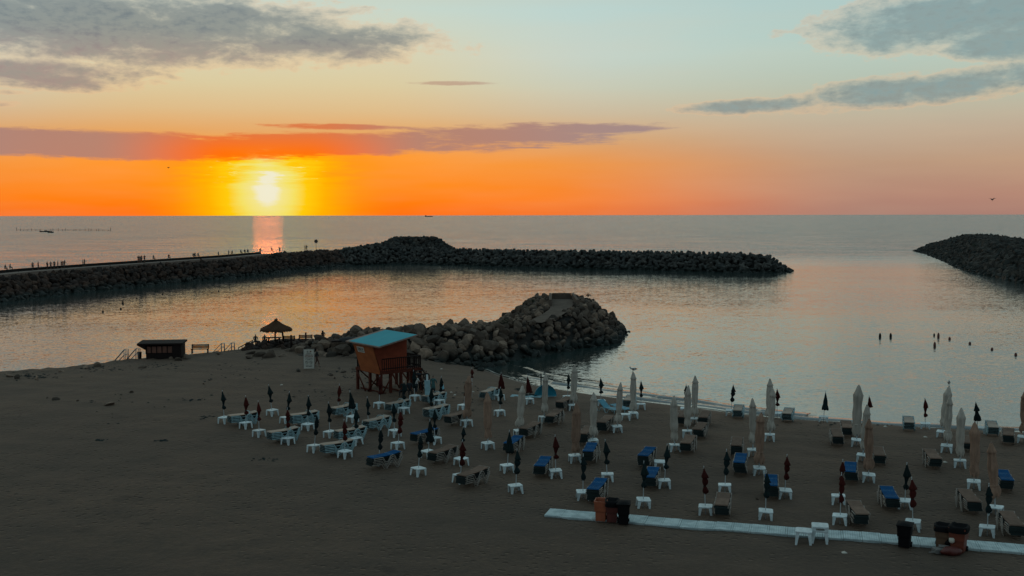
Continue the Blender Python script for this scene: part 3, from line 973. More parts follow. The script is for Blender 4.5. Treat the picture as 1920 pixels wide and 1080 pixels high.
g3 = np.random.default_rng(21)
rock_me = [np_mesh('boulder', v, f, M['rock_i'], True) for v, f in ROCK_HI]
for me in rock_me:
    me.polygons.foreach_set('use_smooth', [False] * len(me.polygons))
X5, Y5, Z5, D5, NX5, NY5 = GRO.scatter(0.86, g3, zmin=-0.35, jit=0.38)
cands = []
for x, y, z, d, nx_, ny_ in zip(X5, Y5, Z5, D5, NX5, NY5):
    p = Vector((x, y, z))
    onp = any((Vector((x, y)) - Vector((c.x, c.y))).length < hw * 0.9 for c, hw in PATH)
    for (c0, h0), (c1, h1) in zip(PATH, PATH[1:]):
        for t in (0.25, 0.5, 0.75):
            c = c0.lerp(c1, t)
            if (Vector((x, y)) - Vector((c.x, c.y))).length < (h0 * (1 - t) + h1 * t) * 0.9 + 0.1: onp = True
    if onp: continue
    s = float(np.clip(g3.lognormal(-0.72, 0.36), 0.28, 0.98))
    if x > 0: s *= 0.77
    sz = gz(x, y)
    if sz > z + 0.5: continue
    vis = (-(nx_ * x + ny_ * y) / math.hypot(x, y) > -0.35) or d < 0.6
    cands.append(((100 if vis else 0) + s / y * 80, x, y, max(z, sz - 0.1), s, nx_, ny_, vis))
cands.sort(reverse=True)
BLD = []
ins = []
for k, (sc, x, y, z, s, nx_, ny_, vis) in enumerate(cands):
    Rm = rand_rot(g3)
    sv = (s * g3.uniform(0.95, 1.3), s, s * g3.uniform(0.7, 1.0))
    if k < 300 and vis:
        o = bpy.data.objects.new('boulder', rock_me[int(g3.integers(len(rock_me)))]); col.objects.link(o)
        o.matrix_world = Matrix.LocRotScale(Vector((x, y, z - 0.12)), Matrix(Rm.tolist()).to_quaternion(), Vector(sv))
        big = 'large' if s > 0.6 else 'small' if s < 0.42 else 'medium'
        if x < -12: zone = 'behind the lifeguard tower'
        elif x < -7: zone = 'on the neck right of the tower'
        elif x < -2: zone = 'on the neck near the shoreline'
        elif x < 4: zone = 'on the left of the head'
        elif x < 9: zone = 'on the middle of the head'
        else: zone = 'on the dark right flank'
        lev = 'low' if z < 1.25 else 'high' if z > 2.2 else 'midway up'
        BLD.append((big, lev + ' ' + zone, x, o))
    else:
        ins.append((int(g3.integers(len(ROCK_LO))), np.array((x, y, z - 0.12)), Rm, np.array(sv)))
label_runs(BLD, lambda n_, a_, b_: f"{n_} {a_} tan boulder from left, {b_}", 'boulder', lambda a_, b_: 'boulders of the near groyne')
V_, F_ = merge(ins, ROCK_LO)
o = obj('groyne_rocks', np_mesh('groyne_rocks', V_, F_, M['rock_s']))
tag(o, 'rest of the tan boulders piled over the near groyne', 'rocks', kind='stuff')
# ------------------------------------------------------------------ ordinals for labels
def zone_of(p, px, py):
    if py > 905: return 'nearest the boardwalk'
    d = float(sdist(np.array([p.x]), np.array([p.y]))[0])
    if px < 850: return 'left of the cream parasols'
    if d < 7.5: return 'along the waterline'
    return 'in the middle rows'

def reldeg(px):
    return float(np.interp(px, [400, 850, 960, 1150, 1920], [45, 40, 22, 6, -4]))

# ------------------------------------------------------------------ side tables
def make_table():
    t = thing('side_table', 'x', 'table')
    top = MB()
    W_ = 0.32; ch = 0.075
    out = []
    for sx, sy in ((1, 1), (-1, 1), (-1, -1), (1, -1)):
        pa = (sx * W_, sy * (W_ - ch)); pb = (sx * (W_ - ch), sy * W_)
        mid = (sx * (W_ - ch * 0.3), sy * (W_ - ch * 0.3))
        seq = [pa, mid, pb] if sx * sy > 0 else [pb, mid, pa]
        out.extend(seq)
    n = len(out)
    vs = []
    for (k, z) in ((0.97, 0.432), (1.0, 0.425), (1.0, 0.385), (0.985, 0.375)):
        vs += [(x * k, y * k, z) for x, y in out]
    fs = [tuple(range(n)), tuple(range(3 * n, 4 * n))[::-1]]
    for j in range(3):
        for i in range(n):
            a = j * n + i; b = j * n + (i + 1) % n
            fs.append((a + n, b + n, b, a))
    top.add(vs, fs)
    part('table_top', top, M['white'], t)
    for sx, sy in ((1, 1), (-1, 1), (-1, -1), (1, -1)):
        lg = MB()
        a, b = 0.285, 0.30
        cx, cy = sx * 0.245, sy * 0.245
        fx, fy = sx * 0.285, sy * 0.285
        # L shaped tapering leg: two plates that meet in the corner
        for ax in (0, 1):
            wt, wb, th = 0.15, 0.075, 0.022
            pts = []
            for (z, w, ox, oy) in ((0.376, wt, cx + sx * 0.055, cy + sy * 0.055), (-0.03, wb, fx + sx * 0.03, fy + sy * 0.03)):
                for (u, v) in ((0, 0), (-w, 0), (-w, -th), (0, -th)):
                    if ax == 0: pts.append((ox + sx * u, oy + sy * v, z))
                    else: pts.append((ox + sx * v, oy + sy * u, z - 0.001))
            lg.add(pts, [(0, 1, 2, 3), (7, 6, 5, 4), (0, 4, 5, 1), (1, 5, 6, 2), (2, 6, 7, 3), (3, 7, 4, 0)])
        part('leg', lg, M['white'], t)
    return t

# (ground x, ground y)  measured on the table centre at ground level
tables = [(421, 793), (461, 803), (486, 818), (511, 779), (536, 793), (540, 833), (577, 806), (589, 847), (619, 820), (661, 791), (647, 858), (668, 833),
 (691, 802), (711, 765), (740, 818), (757, 775), (778, 751), (824, 760), (746, 842), (815, 832), (803, 858), (710, 872), (784, 891), (865, 872), (863, 904),
 (869, 769), (875, 799), (937, 750), (937, 780), (915, 842), (991, 757), (974, 818), (1020, 792), (1064, 752), (1073, 769), (1078, 866), (1127, 760), (1111, 836), (1157, 810),
 (1187, 784), (1173, 787), (1042, 895), (951, 885), (967, 924), (1139, 902), (1093, 936), (1202, 767), (1265, 846), (1284, 775), (1289, 819), (1302, 795), (1369, 779),
 (1412, 855), (1423, 890), (1443, 826), (1457, 784), (1245, 914), (1206, 951), (1237, 878), (1323, 964), (1359, 923), (1435, 973), (1471, 933), (1575, 982), (1572, 944),
 (1606, 836), (1617, 865), (1628, 903), (1544, 791), (1735, 804), (1775, 847), (1766, 820), (1800, 876), (1826, 916), (1838, 812), (1867, 966), (1918, 830), (1696, 953), (1712, 993), (1851, 1004)]
t0 = make_table(); km = kidmap(t0)
tinfo = []
for i, (px, py) in enumerate(tables):
    p = ground(px, py)
    o = t0 if i == 0 else copy_tree(t0, km)
    az_ = math.degrees(math.atan2(p.x, p.y))
    o.location = (p.x, p.y, p.z - 0.02)
    o.rotation_euler = (R(random.uniform(-3, 3)), R(random.uniform(-3, 3)), R(reldeg(px) - az_ + random.uniform(-6, 6)))
    tinfo.append([px, py, p, o])

# ------------------------------------------------------------------ small closed umbrellas
UM_PROF = {
 'knob': ([(0, .012), (.06, .035), (.25, .085), (.44, .135), (.49, .15), (.52, .10), (.68, .055), (.78, .038), (.82, .06), (.88, .115), (.94, .11), (1.0, .03)], 'with tied waist and round knob'),
 'skirt': ([(0, .012), (.08, .035), (.3, .085), (.6, .14), (.9, .195), (1.0, .215), (.99, .17)], 'hanging loose in a flared cone'),
 'triple': ([(0, .012), (.06, .03), (.25, .09), (.38, .14), (.41, .085), (.5, .12), (.6, .10), (.70, .04), (.75, .07), (.86, .12), (.93, .10), (1.0, .03)], 'gathered into three puffs'),
 'double': ([(0, .012), (.06, .035), (.3, .10), (.47, .15), (.49, .08), (.6, .10), (.85, .18), (1.0, .22), (.985, .17)], 'with two stacked flares'),
}
def canopy_mesh(name, prof, mt, seed, folds=7, depth=0.22, asym=0.35, rag=0.02, n=28):
    g = random.Random(seed)
    ph = g.uniform(0, 6.28); pa = g.uniform(-0.6, 0.6)
    # densify
    P = []
    for (t0_, r0), (t1_, r1) in zip(prof, prof[1:]):
        k = max(1, int(abs(t1_ - t0_) / 0.05))
        for q in range(k): P.append((t0_ + (t1_ - t0_) * q / k, r0 + (r1 - r0) * q / k))
    P.append(prof[-1])
    mb = MB()
    def fn(i, j):
        t, r = P[j]
        a = 2 * math.pi * i / n
        f = 1 + depth * math.cos(folds * a + ph + 1.6 * t) * min(1, t * 4) + 0.08 * math.sin(3 * a + 5 * t + ph)
        rr_ = r * f * (1 + 0.06 * math.sin(17 * t + ph))
        x = rr_ * math.cos(a) + asym * r * math.cos(pa); y = rr_ * math.sin(a) * 0.85 + asym * r * math.sin(pa)
        z = -t + rag * math.sin(5 * a + ph) * (t > 0.8)
        return (x, y, z)
    mb.grid(fn, n, len(P), wrap=True)
    mb.f.append(tuple(range(n))[::-1]); mb.mi.append(0); mb.sm.append(False)
    return mb.mesh(name, mt)
canopies = {}
for kind, (prof, txt) in UM_PROF.items():
    for c in ('g', 'r'):
        canopies[kind, c] = [canopy_mesh('canopy', prof, M['green_um' if c == 'g' else 'red_um'], s + (9 if c == 'r' else 0)) for s in range(3)]
pb = MB(); pb.tube([(0, 0, -0.25), (0, 0, 1)], 0.021, 8); POLE = pb.mesh('pole', M['pole'])
pb = MB(); pb.tube([(0, 0, -0.01), (0, 0, 0.05), (0, 0, 0.09)], [0.018, 0.022, 0.008], 6); TIP = pb.mesh('tip', M['pole'])
pb = MB(); pb.tube([(0, 0, -0.02), (0, 0, 0.02)], 0.062, 10); TIEg = pb.mesh('tie_strap', M['darkcloth'])

# ground x, ground y, top x, top y, canopy bottom y, colour, look
umbs = [(421, 793, 416, 733, 767, 'g', 'knob'), (461, 803, 461, 742, 776, 'r', 'knob'), (486, 818, 484, 752, 788, 'r', 'knob'), (511, 779, 503.5, 722, 754, 'g', 'knob'),
 (537, 793, 543, 734, 768, 'g', 'knob'), (540, 833, 539, 765, 801, 'r', 'triple'), (577, 806, 578, 742, 778, 'g', 'knob'), (589, 847, 594, 776, 815, 'g', 'triple'),
 (619, 820, 615, 755, 791, 'g', 'knob'), (633, 778, 637, 720, 752, 'r', 'knob'), (661, 791, 656, 733, 765, 'g', 'skirt'), (647, 858, 645, 787, 825, 'r', 'triple'),
 (668, 833, 667, 765, 802, 'g', 'knob'), (691, 802, 688, 745, 778, 'g', 'knob'), (711, 765, 712, 705, 739, 'r', 'knob'), (740, 818, 737, 755, 791, 'g', 'knob'),
 (757, 775, 757, 716, 748, 'g', 'knob'), (778, 751, 775, 695, 727, 'g', 'knob'), (808, 782, 808, 727, 760, 'g', 'knob'), (824, 760, 827.5, 706, 734, 'g', 'triple'),
 (746, 842, 751, 769, 812, 'r', 'triple'), (815, 832, 814, 766, 802, 'g', 'knob'), (803, 858, 806, 787, 827, 'g', 'double'), (710, 872, 714, 803, 843, 'g', 'triple'),
 (784, 891, 788, 814, 857, 'g', 'triple'), (865, 872, 869, 799, 826, 'g', 'knob'), (863, 904, 867, 826, 872, 'r', 'triple'), (869, 769, 874, 714, 742, 'r', 'knob'),
 (885, 745, 884.5, 691, 708, 'r', 'knob'), (937, 750, 939.5, 698, 727, 'r', 'skirt'), (937, 780, 938.5, 726, 757, 'g', 'knob'), (991, 757, 989, 705, 735.5, 'r', 'skirt'),
 (1064, 752, 1065.7, 700, 728.5, 'g', 'knob'), (1127, 760, 1125.6, 708, 737, 'g', 'knob'), (1042, 895, 1041, 817, 860, 'r', 'knob'), (951, 885, 955, 808, 848, 'g', 'skirt'),
 (967, 924, 969.5, 843, 888, 'g', 'triple'), (1139, 902, 1135, 826, 870, 'g', 'knob'), (1093, 936, 1093.5, 852, 900, 'g', 'triple'), (1202, 767, 1202, 714, 744, 'g', 'knob'),
 (1284, 775, 1286, 720, 751, 'g', 'triple'), (1370, 778, 1375, 721, 753, 'g', 'triple'), (1457, 784, 1456, 728, 760, 'r', 'knob'), (1245, 914, 1250.7, 833, 878, 'g', 'knob'),
 (1206, 951, 1207, 865, 913, 'g', 'knob'), (1323, 964, 1320, 876, 925, 'r', 'triple'), (1359, 923, 1363, 844, 890, 'g', 'triple'), (1435, 973, 1436, 882, 932, 'g', 'triple'),
 (1471, 933, 1474.6, 852, 898, 'r', 'triple'), (1572, 944, 1580.6, 863, 900, 'r', 'knob'), (1575, 982, 1579, 888, 942, 'r', 'triple'), (1544, 791, 1548.7, 735, 768, 'g', 'skirt'),
 (1632, 800, 1630, 742, 763, 'r', 'skirt'), (1735, 804, 1733, 746, 781, 'r', 'knob'), (1834, 812, 1828, 753, 788, 'g', 'double'), (1696, 953, 1700.5, 868.5, 917, 'g', 'knob'),
 (1712, 993, 1711.7, 897, 951, 'r', 'triple'), (1851, 1004, 1852.8, 906.5, 961, 'g', 'triple')]
uinfo = []
cnt_u = {}
order = sorted(range(len(umbs)), key=lambda i: umbs[i][0])
ulabel = {}
for i in order:
    px, py, tx, ty, by, c, k = umbs[i]
    z = zone_of(ground(px, py), px, py)
    key = (c, z); cnt_u[key] = cnt_u.get(key, 0) + 1
    cname = 'dark green' if c == 'g' else 'dark red'
    ulabel[i] = (f"{ORD[cnt_u[key] - 1]} {cname} umbrella {z}", k)
for i, (px, py, tx, ty, by, c, k) in enumerate(umbs):
    p = ground(px, py)
    T = at_depth(tx, ty, p.y); B = at_depth(tx, by, p.y)
    lean = max(-0.14, min(0.14, (T.x - p.x) / max(0.5, T.z - p.z)))
    H = max(1.9, min(3.0, (T.z - p.z) / math.cos(math.atan(lean))))
    cl = max(0.5, min(1.9, T.z - B.z))
    short, _ = ulabel[i]
    u = thing('beach_umbrella', f"{short}, closed, {UM_PROF[k][1]}", 'umbrella', p, 0, 'small closed umbrellas on the beach')
    u.rotation_euler = (R(random.uniform(-4, 4)), math.atan(lean), 0)
    po = obj('pole', POLE, u); po.scale = (1, 1, H - 0.05)
    ca = obj('canopy', random.choice(canopies[k, c]), u); ca.location = (0, 0, H - 0.03)
    s = random.uniform(0.92, 1.12) * (0.62 + 0.38 * cl / 1.15) * 1.02
    ca.scale = (s, s, cl); ca.rotation_euler = (0, 0, random.uniform(-0.7, 0.7))
    ti = obj('tip', TIP, u); ti.location = (0, 0, H - 0.04)
    if k in ('knob', 'triple'):
        ts = obj('tie_strap', TIEg, u); ts.location = (0, 0, H - 0.03 - cl * (0.79 if k == 'knob' else 0.71)); ts.scale = (s * 0.9, s * 0.9, 1.3)
    uinfo.append((p, short))

# ------------------------------------------------------------------ tall closed parasols
PA = [[(0, .03), (.02, .08), (.06, .115), (.12, .17), (.175, .235), (.18, .19), (.3, .20), (.45, .215), (.6, .205), (.74, .165), (.79, .145), (.82, .19), (.90, .27), (.97, .25), (1.0, .20)],
      [(0, .03), (.02, .08), (.08, .14), (.16, .20), (.22, .24), (.23, .20), (.45, .225), (.65, .235), (.78, .20), (.82, .17), (.88, .21), (.96, .23), (1.0, .17)],
      [(0, .035), (.02, .10), (.10, .17), (.20, .25), (.24, .23), (.4, .22), (.55, .23), (.7, .22), (.8, .20), (.9, .24), (1.0, .16)]]
par_me = {c: [canopy_mesh('canopy', PA[s % 3], M['cream_um' if c == 'c' else 'tan_um'], 40 + s, folds=6 + s % 2, depth=0.17, asym=0.12, rag=0.03, n=36) for s in range(4)] for c in ('c', 't')}
pb = MB(); pb.tube([(0, 0, -0.3), (0, 0, 1)], 0.033, 10); PPOLE = pb.mesh('pole', M['pole'])
pb = MB(); pb.tube([(0, 0, -0.03), (0, 0, 0.03)], 0.175, 14); PTIE = {'c': pb.mesh('tie_strap', M['cream_um']), 't': pb.mesh('tie_strap', M['tan_um'])}
pb = MB(); pb.tube([(0, 0, -0.03), (0, 0, 0.03)], [0.05, 0.03], 10); PCAP = {'c': pb.mesh('top_cap', M['cream_um']), 't': pb.mesh('top_cap', M['rooftrim'])}
paras = [(875, 799, 880, 704, 781, 't', 'a'), (915, 842, 913, 735.5, 820, 't', 'b'), (974, 818, 980, 722.5, 798, 'c', 'a'), (1020, 792, 1023, 702, 772, 'c', 'a'), (1075, 769, 1077, 686, 751, 'c', 'a'),
 (1078, 866, 1080, 756, 846, 't', 'b'), (1111, 836, 1113, 736.5, 816, 'c', 'b'), (1157, 810, 1164, 718, 791, 'c', 'a'), (1187, 784, 1187, 698, 768, 'c', 'b'), (1265, 846, 1264, 743, 825, 'c', 'b'),
 (1289, 819, 1291, 724, 799, 'c', 'b'), (1302, 795, 1303, 705, 776, 'c', 'a'), (1412, 855, 1411, 748, 829, 'c', 'a'), (1423, 890, 1428, 774.5, 868, 't', 'b'), (1441, 800, 1444, 711, 780, 'c', 'a'),
 (1443, 826, 1449, 729, 806, 'c', 'b'), (1606, 836, 1609.5, 720, 813, 'c', 'a'), (1617, 865, 1625, 759, 841, 'c', 'b'), (1628, 903, 1629, 785.5, 880, 't', 'b'), (1766, 820, 1779, 724, 800, 'c', 'a'),
 (1775, 847, 1782, 744, 826, 'c', 'b'), (1800, 876, 1801.5, 765, 854, 'c', 'a'), (1826, 916, 1828, 792.5, 893, 't', 'a'), (1867, 966, 1860, 830.5, 932, 't', 'b'), (1920, 830, 1921, 733, 809, 't', 'a')]
cnt_p = {}
plabel = {}
for i in sorted(range(len(paras)), key=lambda i: paras[i][0]):
    c = paras[i][5]; cnt_p[c] = cnt_p.get(c, 0) + 1
    plabel[i] = f"{ORD[cnt_p[c] - 1]} {'cream' if c == 'c' else 'tan'} parasol from the left"
pinfo = []; ptops = {}
for i, (px, py, tx, ty, by, c, k) in enumerate(paras):
    p = ground(px, py)
    T = at_depth(tx, ty, p.y); B = at_depth(tx, by, p.y)
    lean = max(-0.12, min(0.12, (T.x - p.x) / (T.z - p.z)))
    H = max(2.6, min(3.7, (T.z - p.z))); cl = T.z - B.z
    u = thing('beach_parasol', f"{plabel[i]}, tall, furled and tied above a white table", 'parasol', p, 0, 'tall furled parasols')
    u.rotation_euler = (R(random.uniform(-1.5, 1.5)), math.atan(lean), 0)
    po = obj('pole', PPOLE, u); po.scale = (1, 1, H - 0.05)
    idx = (0 if k == 'a' else 1) + 2 * random.randint(0, 1)
    ca = obj('canopy', par_me[c][idx], u); ca.location = (0, 0, H)
    s = random.uniform(0.92, 1.06); ca.scale = (s, s, cl); ca.rotation_euler = (0, 0, random.uniform(0, 6.28))
    ts = obj('tie_strap', PTIE[c], u); ts.location = (0, 0, H - cl * 0.79); ts.scale = (s, s, 1)
    cp = obj('top_cap', PCAP[c], u); cp.location = (0, 0, H + 0.01)
    ptops[i] = (T, lean)
    pinfo.append((p, plabel[i]))

# table labels: by what stands through them
used = set()
loose = sorted([t for t in tinfo], key=lambda t: t[0])
for t in loose:
    px, py, p, o = t
    best = min([((p - q).length, 'u', s) for q, s in uinfo] + [((p - q).length, 'p', s) for q, s in pinfo])
    if best[0] < 0.75 and best[2] not in used:
        used.add(best[2])
        lab = f"white plastic table round the pole of the {best[2]}"
    else:
        q = min([((p - a).length, s) for a, s in pinfo])[1]
        lab = f"bare white plastic table with no pole, close to the {q}"
    if len(lab.split()) > 16: lab = lab.replace('plastic ', '').replace('round the pole of', 'under')
    tag(o, lab, 'table', 'white side tables under the umbrellas')

# ------------------------------------------------------------------ loungers
RAIL = [(-0.95, 0.30), (-0.55, 0.29), (-0.36, 0.28), (-0.20, 0.02), (-0.10, -0.01), (0.0, 0.03), (0.17, 0.29), (0.30, 0.33), (0.42, 0.29), (0.58, 0.03), (0.66, -0.01), (0.74, 0.03), (0.90, 0.36), (0.97, 0.40)]
def make_lounger(kind, bedm, framem):
    t = thing('sun_lounger', 'x', 'sun lounger')
    b = MB()
    bedp = [(-0.975, 0.30), (-0.95, 0.335), (-0.6, 0.335), (-0.2, 0.325), (0.15, 0.33)]
    b.strip(bedp, 0.60, th=0.028)
    part('seat', b, bedm, t)
    b = MB()
    b.strip([(0.16, 0.332), (0.5, 0.36), (0.9, 0.405), (0.97, 0.40)], 0.60, th=0.028)
    part('backrest', b, bedm, t)
    for s in (-1, 1):
        b = MB()
        b.tube([(s * 0.335, y, z) for y, z in RAIL], 0.026 if kind != 'white' else 0.032, 6)
        if kind == 'white':
            for (y0, z0), (y1, z1) in (((-0.28, 0.20), (0.05, 0.20)), ((0.49, 0.2), (0.80, 0.2))):
                b.tube([(s * 0.335, y0, z0), (s * 0.335, y1, z1)], 0.018, 5)
        part('side_frame', b, framem, t)
    for y, z in ((-0.94, 0.295), (0.96, 0.40), (-0.10, 0.0), (0.66, 0.0)):
        b = MB(); b.tube([(-0.335, y, z), (0.335, y, z)], 0.022, 6)
        part('cross_bar', b, framem, t)
    b = MB()
    # front legs under the foot end
    for s in (-1, 1):
        lg = MB()
        lg.tube([(s * 0.30, -0.90, 0.29), (s * 0.31, -0.86, -0.01)], [0.028, 0.02], 6)
        part('leg', lg, framem, t)
    if kind == 'white':
        b = MB()
        b.tube([(-0.335, 0.30, 0.33), (-0.26, 0.36, 0.47), (0, 0.38, 0.50), (0.26, 0.36, 0.47), (0.335, 0.30, 0.33)], 0.024, 6)
        part('arm_hoop', b, framem, t)
    return t
protos = {'W': make_lounger('white', M['wht_bed_sky'], M['wframe_shade']), 'T': make_lounger('tan', M['tan_bed'], M['cframe']), 'U': make_lounger('blue', M['blue_bed'], M['cframe'])}
lk = {k: kidmap(v) for k, v in protos.items()}
# lower loungers: shade of the gaps put into near-black beds; foot cloth hangs down
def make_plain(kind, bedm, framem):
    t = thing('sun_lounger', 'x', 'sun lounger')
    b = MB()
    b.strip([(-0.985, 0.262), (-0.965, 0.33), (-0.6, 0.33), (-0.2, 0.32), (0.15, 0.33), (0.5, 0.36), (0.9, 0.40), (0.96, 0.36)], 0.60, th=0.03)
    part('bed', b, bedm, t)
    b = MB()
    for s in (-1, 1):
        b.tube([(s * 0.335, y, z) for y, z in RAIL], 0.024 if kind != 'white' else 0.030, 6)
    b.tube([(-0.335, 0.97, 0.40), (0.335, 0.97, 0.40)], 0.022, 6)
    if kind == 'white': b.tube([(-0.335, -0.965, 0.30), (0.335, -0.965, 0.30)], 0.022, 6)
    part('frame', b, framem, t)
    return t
plain = {'W': make_plain('white', M['darkcloth'], M['wframe_shade']), 'T': make_plain('tan', M['darkcloth'], M['cframe']), 'U': make_plain('blue', M['darkcloth'], M['cframe'])}
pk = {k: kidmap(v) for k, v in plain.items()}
stacks = [('W', 431, 800, 477, 793, 5), ('W', 545, 801, 590, 795, 6), ('W', 506, 832, 556, 823, 5), ('W', 624, 783, 666, 777, 5), ('W', 631, 830, 680, 823, 5), ('W', 606, 857, 660, 848, 5),
 ('W', 686, 809, 732, 801, 5), ('W', 728, 776, 765, 769, 5), ('W', 797, 760, 832, 754, 5), ('W', 800, 789, 840, 780, 6), ('T', 840, 800, 873, 792, 5), ('W', 906, 751, 936, 744, 5),
 ('U', 776, 834, 819, 825, 5), ('T', 809, 872, 853, 861, 5), ('U', 693, 881, 751, 871, 5), ('T', 864, 917, 906, 903, 5), ('T', 982, 824, 1009, 812, 5), ('U', 953, 853, 979, 838, 5),
 ('T', 1029, 800, 1053, 789, 5), ('T', 1050, 771, 1073, 761, 5), ('U', 1011, 898, 1028, 878, 5), ('T', 1093, 837, 1108, 822, 6), ('T', 1129, 814, 1144, 800, 6), ('U', 1100, 873, 1115, 857, 6),
 ('U', 1112, 947, 1130, 925, 6), ('W', 1176, 767, 1188, 758, 5), ('T', 1317, 802, 1328, 788, 5), ('T', 1309, 825, 1320, 809, 5), ('T', 1285, 853, 1299, 836, 5), ('T', 1277, 801, 1286, 789, 5),
 ('W', 1383, 786, 1391, 775, 5), ('T', 1381, 861, 1384, 840, 6), ('U', 1207, 882, 1220, 863, 6), ('U', 1218, 920, 1227, 898, 5), ('U', 1388, 896, 1387, 873, 6), ('T', 1353, 974, 1358, 944, 5),
 ('U', 1447, 940, 1444, 917, 6), ('W', 1476, 792, 1483, 782, 5), ('T', 1571, 840, 1563, 821, 5), ('T', 1588, 822, 1585, 805, 5), ('T', 1648, 876, 1644, 857, 5), ('W', 1704, 810, 1703, 799, 5),
 ('U', 1596, 910, 1591, 888, 5), ('T', 1613, 992, 1598, 962, 5), ('U', 1675, 961, 1656, 937, 5), ('T', 1754, 882, 1738, 864, 5), ('T', 1892, 837, 1884, 822, 5), ('W', 1862, 820, 1853, 809, 5),
 ('U', 1886, 926, 1878, 905, 5), ('T', 1828, 968, 1805, 947, 5), ('T', 1908, 1015, 1877, 984, 5), ('T', 1811, 850, 1807, 837, 4)]
KN = {'W': 'white', 'T': 'tan', 'U': 'blue'}
sl = {}; cs = {}
for i in sorted(range(len(stacks)), key=lambda i: stacks[i][1]):
    k, nx_, ny_, fx, fy, n = stacks[i]
    p = ground((nx_ + fx) / 2, (ny_ + fy) / 2)
    z = zone_of(p, (nx_ + fx) / 2, (ny_ + fy) / 2)
    z = {'nearest the boardwalk': 'nearest the boardwalk', 'left of the cream parasols': 'left of the cream parasols', 'along the waterline': 'along the waterline', 'in the middle rows': 'in the middle rows'}[z]
    cs[k, z] = cs.get((k, z), 0) + 1
    sl[i] = f"{ORD[cs[k, z] - 1]} {KN[k]} stack {z}"
LEV = ['bottom', 'second lowest', 'third lowest', 'fourth lowest', 'fifth lowest', 'sixth lowest']
first = {}
for i, (k, nx_, ny_, fx, fy, n) in enumerate(stacks):
    a = ground(nx_, ny_); b = ground(fx, fy)
    d = b - a
    yaw = math.atan2(d.y, d.x) - math.pi / 2
    mid = (a + b) / 2
    # near end fixed at the measured point
    dd = Vector((d.x, d.y, 0)).normalized()
    c0 = a + dd * 0.95
    zb = gz(c0.x, c0.y)
    wob = random.uniform(-0.02, 0.02)
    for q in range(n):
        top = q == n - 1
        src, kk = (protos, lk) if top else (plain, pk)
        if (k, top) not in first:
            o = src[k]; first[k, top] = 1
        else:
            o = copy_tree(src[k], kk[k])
        o.location = (c0.x + random.uniform(-.02, .02), c0.y + random.uniform(-.02, .02), zb + q * 0.095)
        o.rotation_euler = (0, 0, yaw + random.uniform(-0.025, 0.025) + wob * q)
        lev = 'topmost' if top else LEV[q]
        nm = {'W': 'white plastic lounger', 'T': 'tan lounger', 'U': 'blue lounger'}[k]
        tag(o, f"{lev} {nm} of the {sl[i]}", 'sun lounger', f"{KN[k]} sun loungers in stacks")
# two loungers left standing on their own by the water
for (nx_, ny_, fx, fy, lab, rz_) in [(1158, 776, 1134, 771, 'single turquoise lounger with raised backrest standing right of a cream parasol', 35), (1178, 775, 1162, 771, 'flat turquoise lounger lying low between two cream parasols near the water', 4)]:
    a = ground(nx_, ny_); b = ground(fx, fy); d = (b - a).normalized()
    t = thing('sun_lounger', lab, 'sun lounger', a + Vector((d.x, d.y, 0)) * 0.9, math.atan2(d.y, d.x) - math.pi / 2, 'turquoise loungers set out singly')
    b_ = MB(); b_.strip([(-0.97, 0.30), (-0.6, 0.33), (-0.2, 0.32), (0.15, 0.33)], 0.60, th=0.03); part('seat', b_, M['teal_bed'], t)
    b_ = MB(); L_ = 0.8; b_.strip([(0.16, 0.332), (0.16 + L_ * math.cos(R(rz_)), 0.332 + L_ * math.sin(R(rz_)))], 0.60, th=0.03); part('backrest', b_, M['teal_bed'], t)
    for s in (-1, 1):
        b_ = MB(); b_.tube([(s * 0.335, y, min(z, 0.31)) for y, z in RAIL], 0.028, 6); part('side_frame', b_, M['wframe_shade'], t)
        b_ = MB(); b_.tube([(s * 0.30, -0.90, 0.29), (s * 0.31, -0.86, -0.01)], [0.028, 0.02], 6); part('leg', b_, M['wframe_shade'], t)
# an upended white lounger leaning on a stack by the people
p = ground(801, 758)
t = thing('sun_lounger', 'white lounger tipped up on end beside the man in the teal shirt', 'sun lounger', p + Vector((0, 0, 0.45)), R(20), 'white sun loungers in stacks')
b_ = MB(); b_.strip([(-0.2, 0.1), (-0.1, 0.9), (-0.02, 1.35)], 0.42, th=0.04); part('bed', b_, M['tent2'], t)
b_ = MB(); b_.strip([(-0.04, 1.3), (0.02, 1.75)], 0.14, th=0.05); part('hook', b_, M['white'], t)
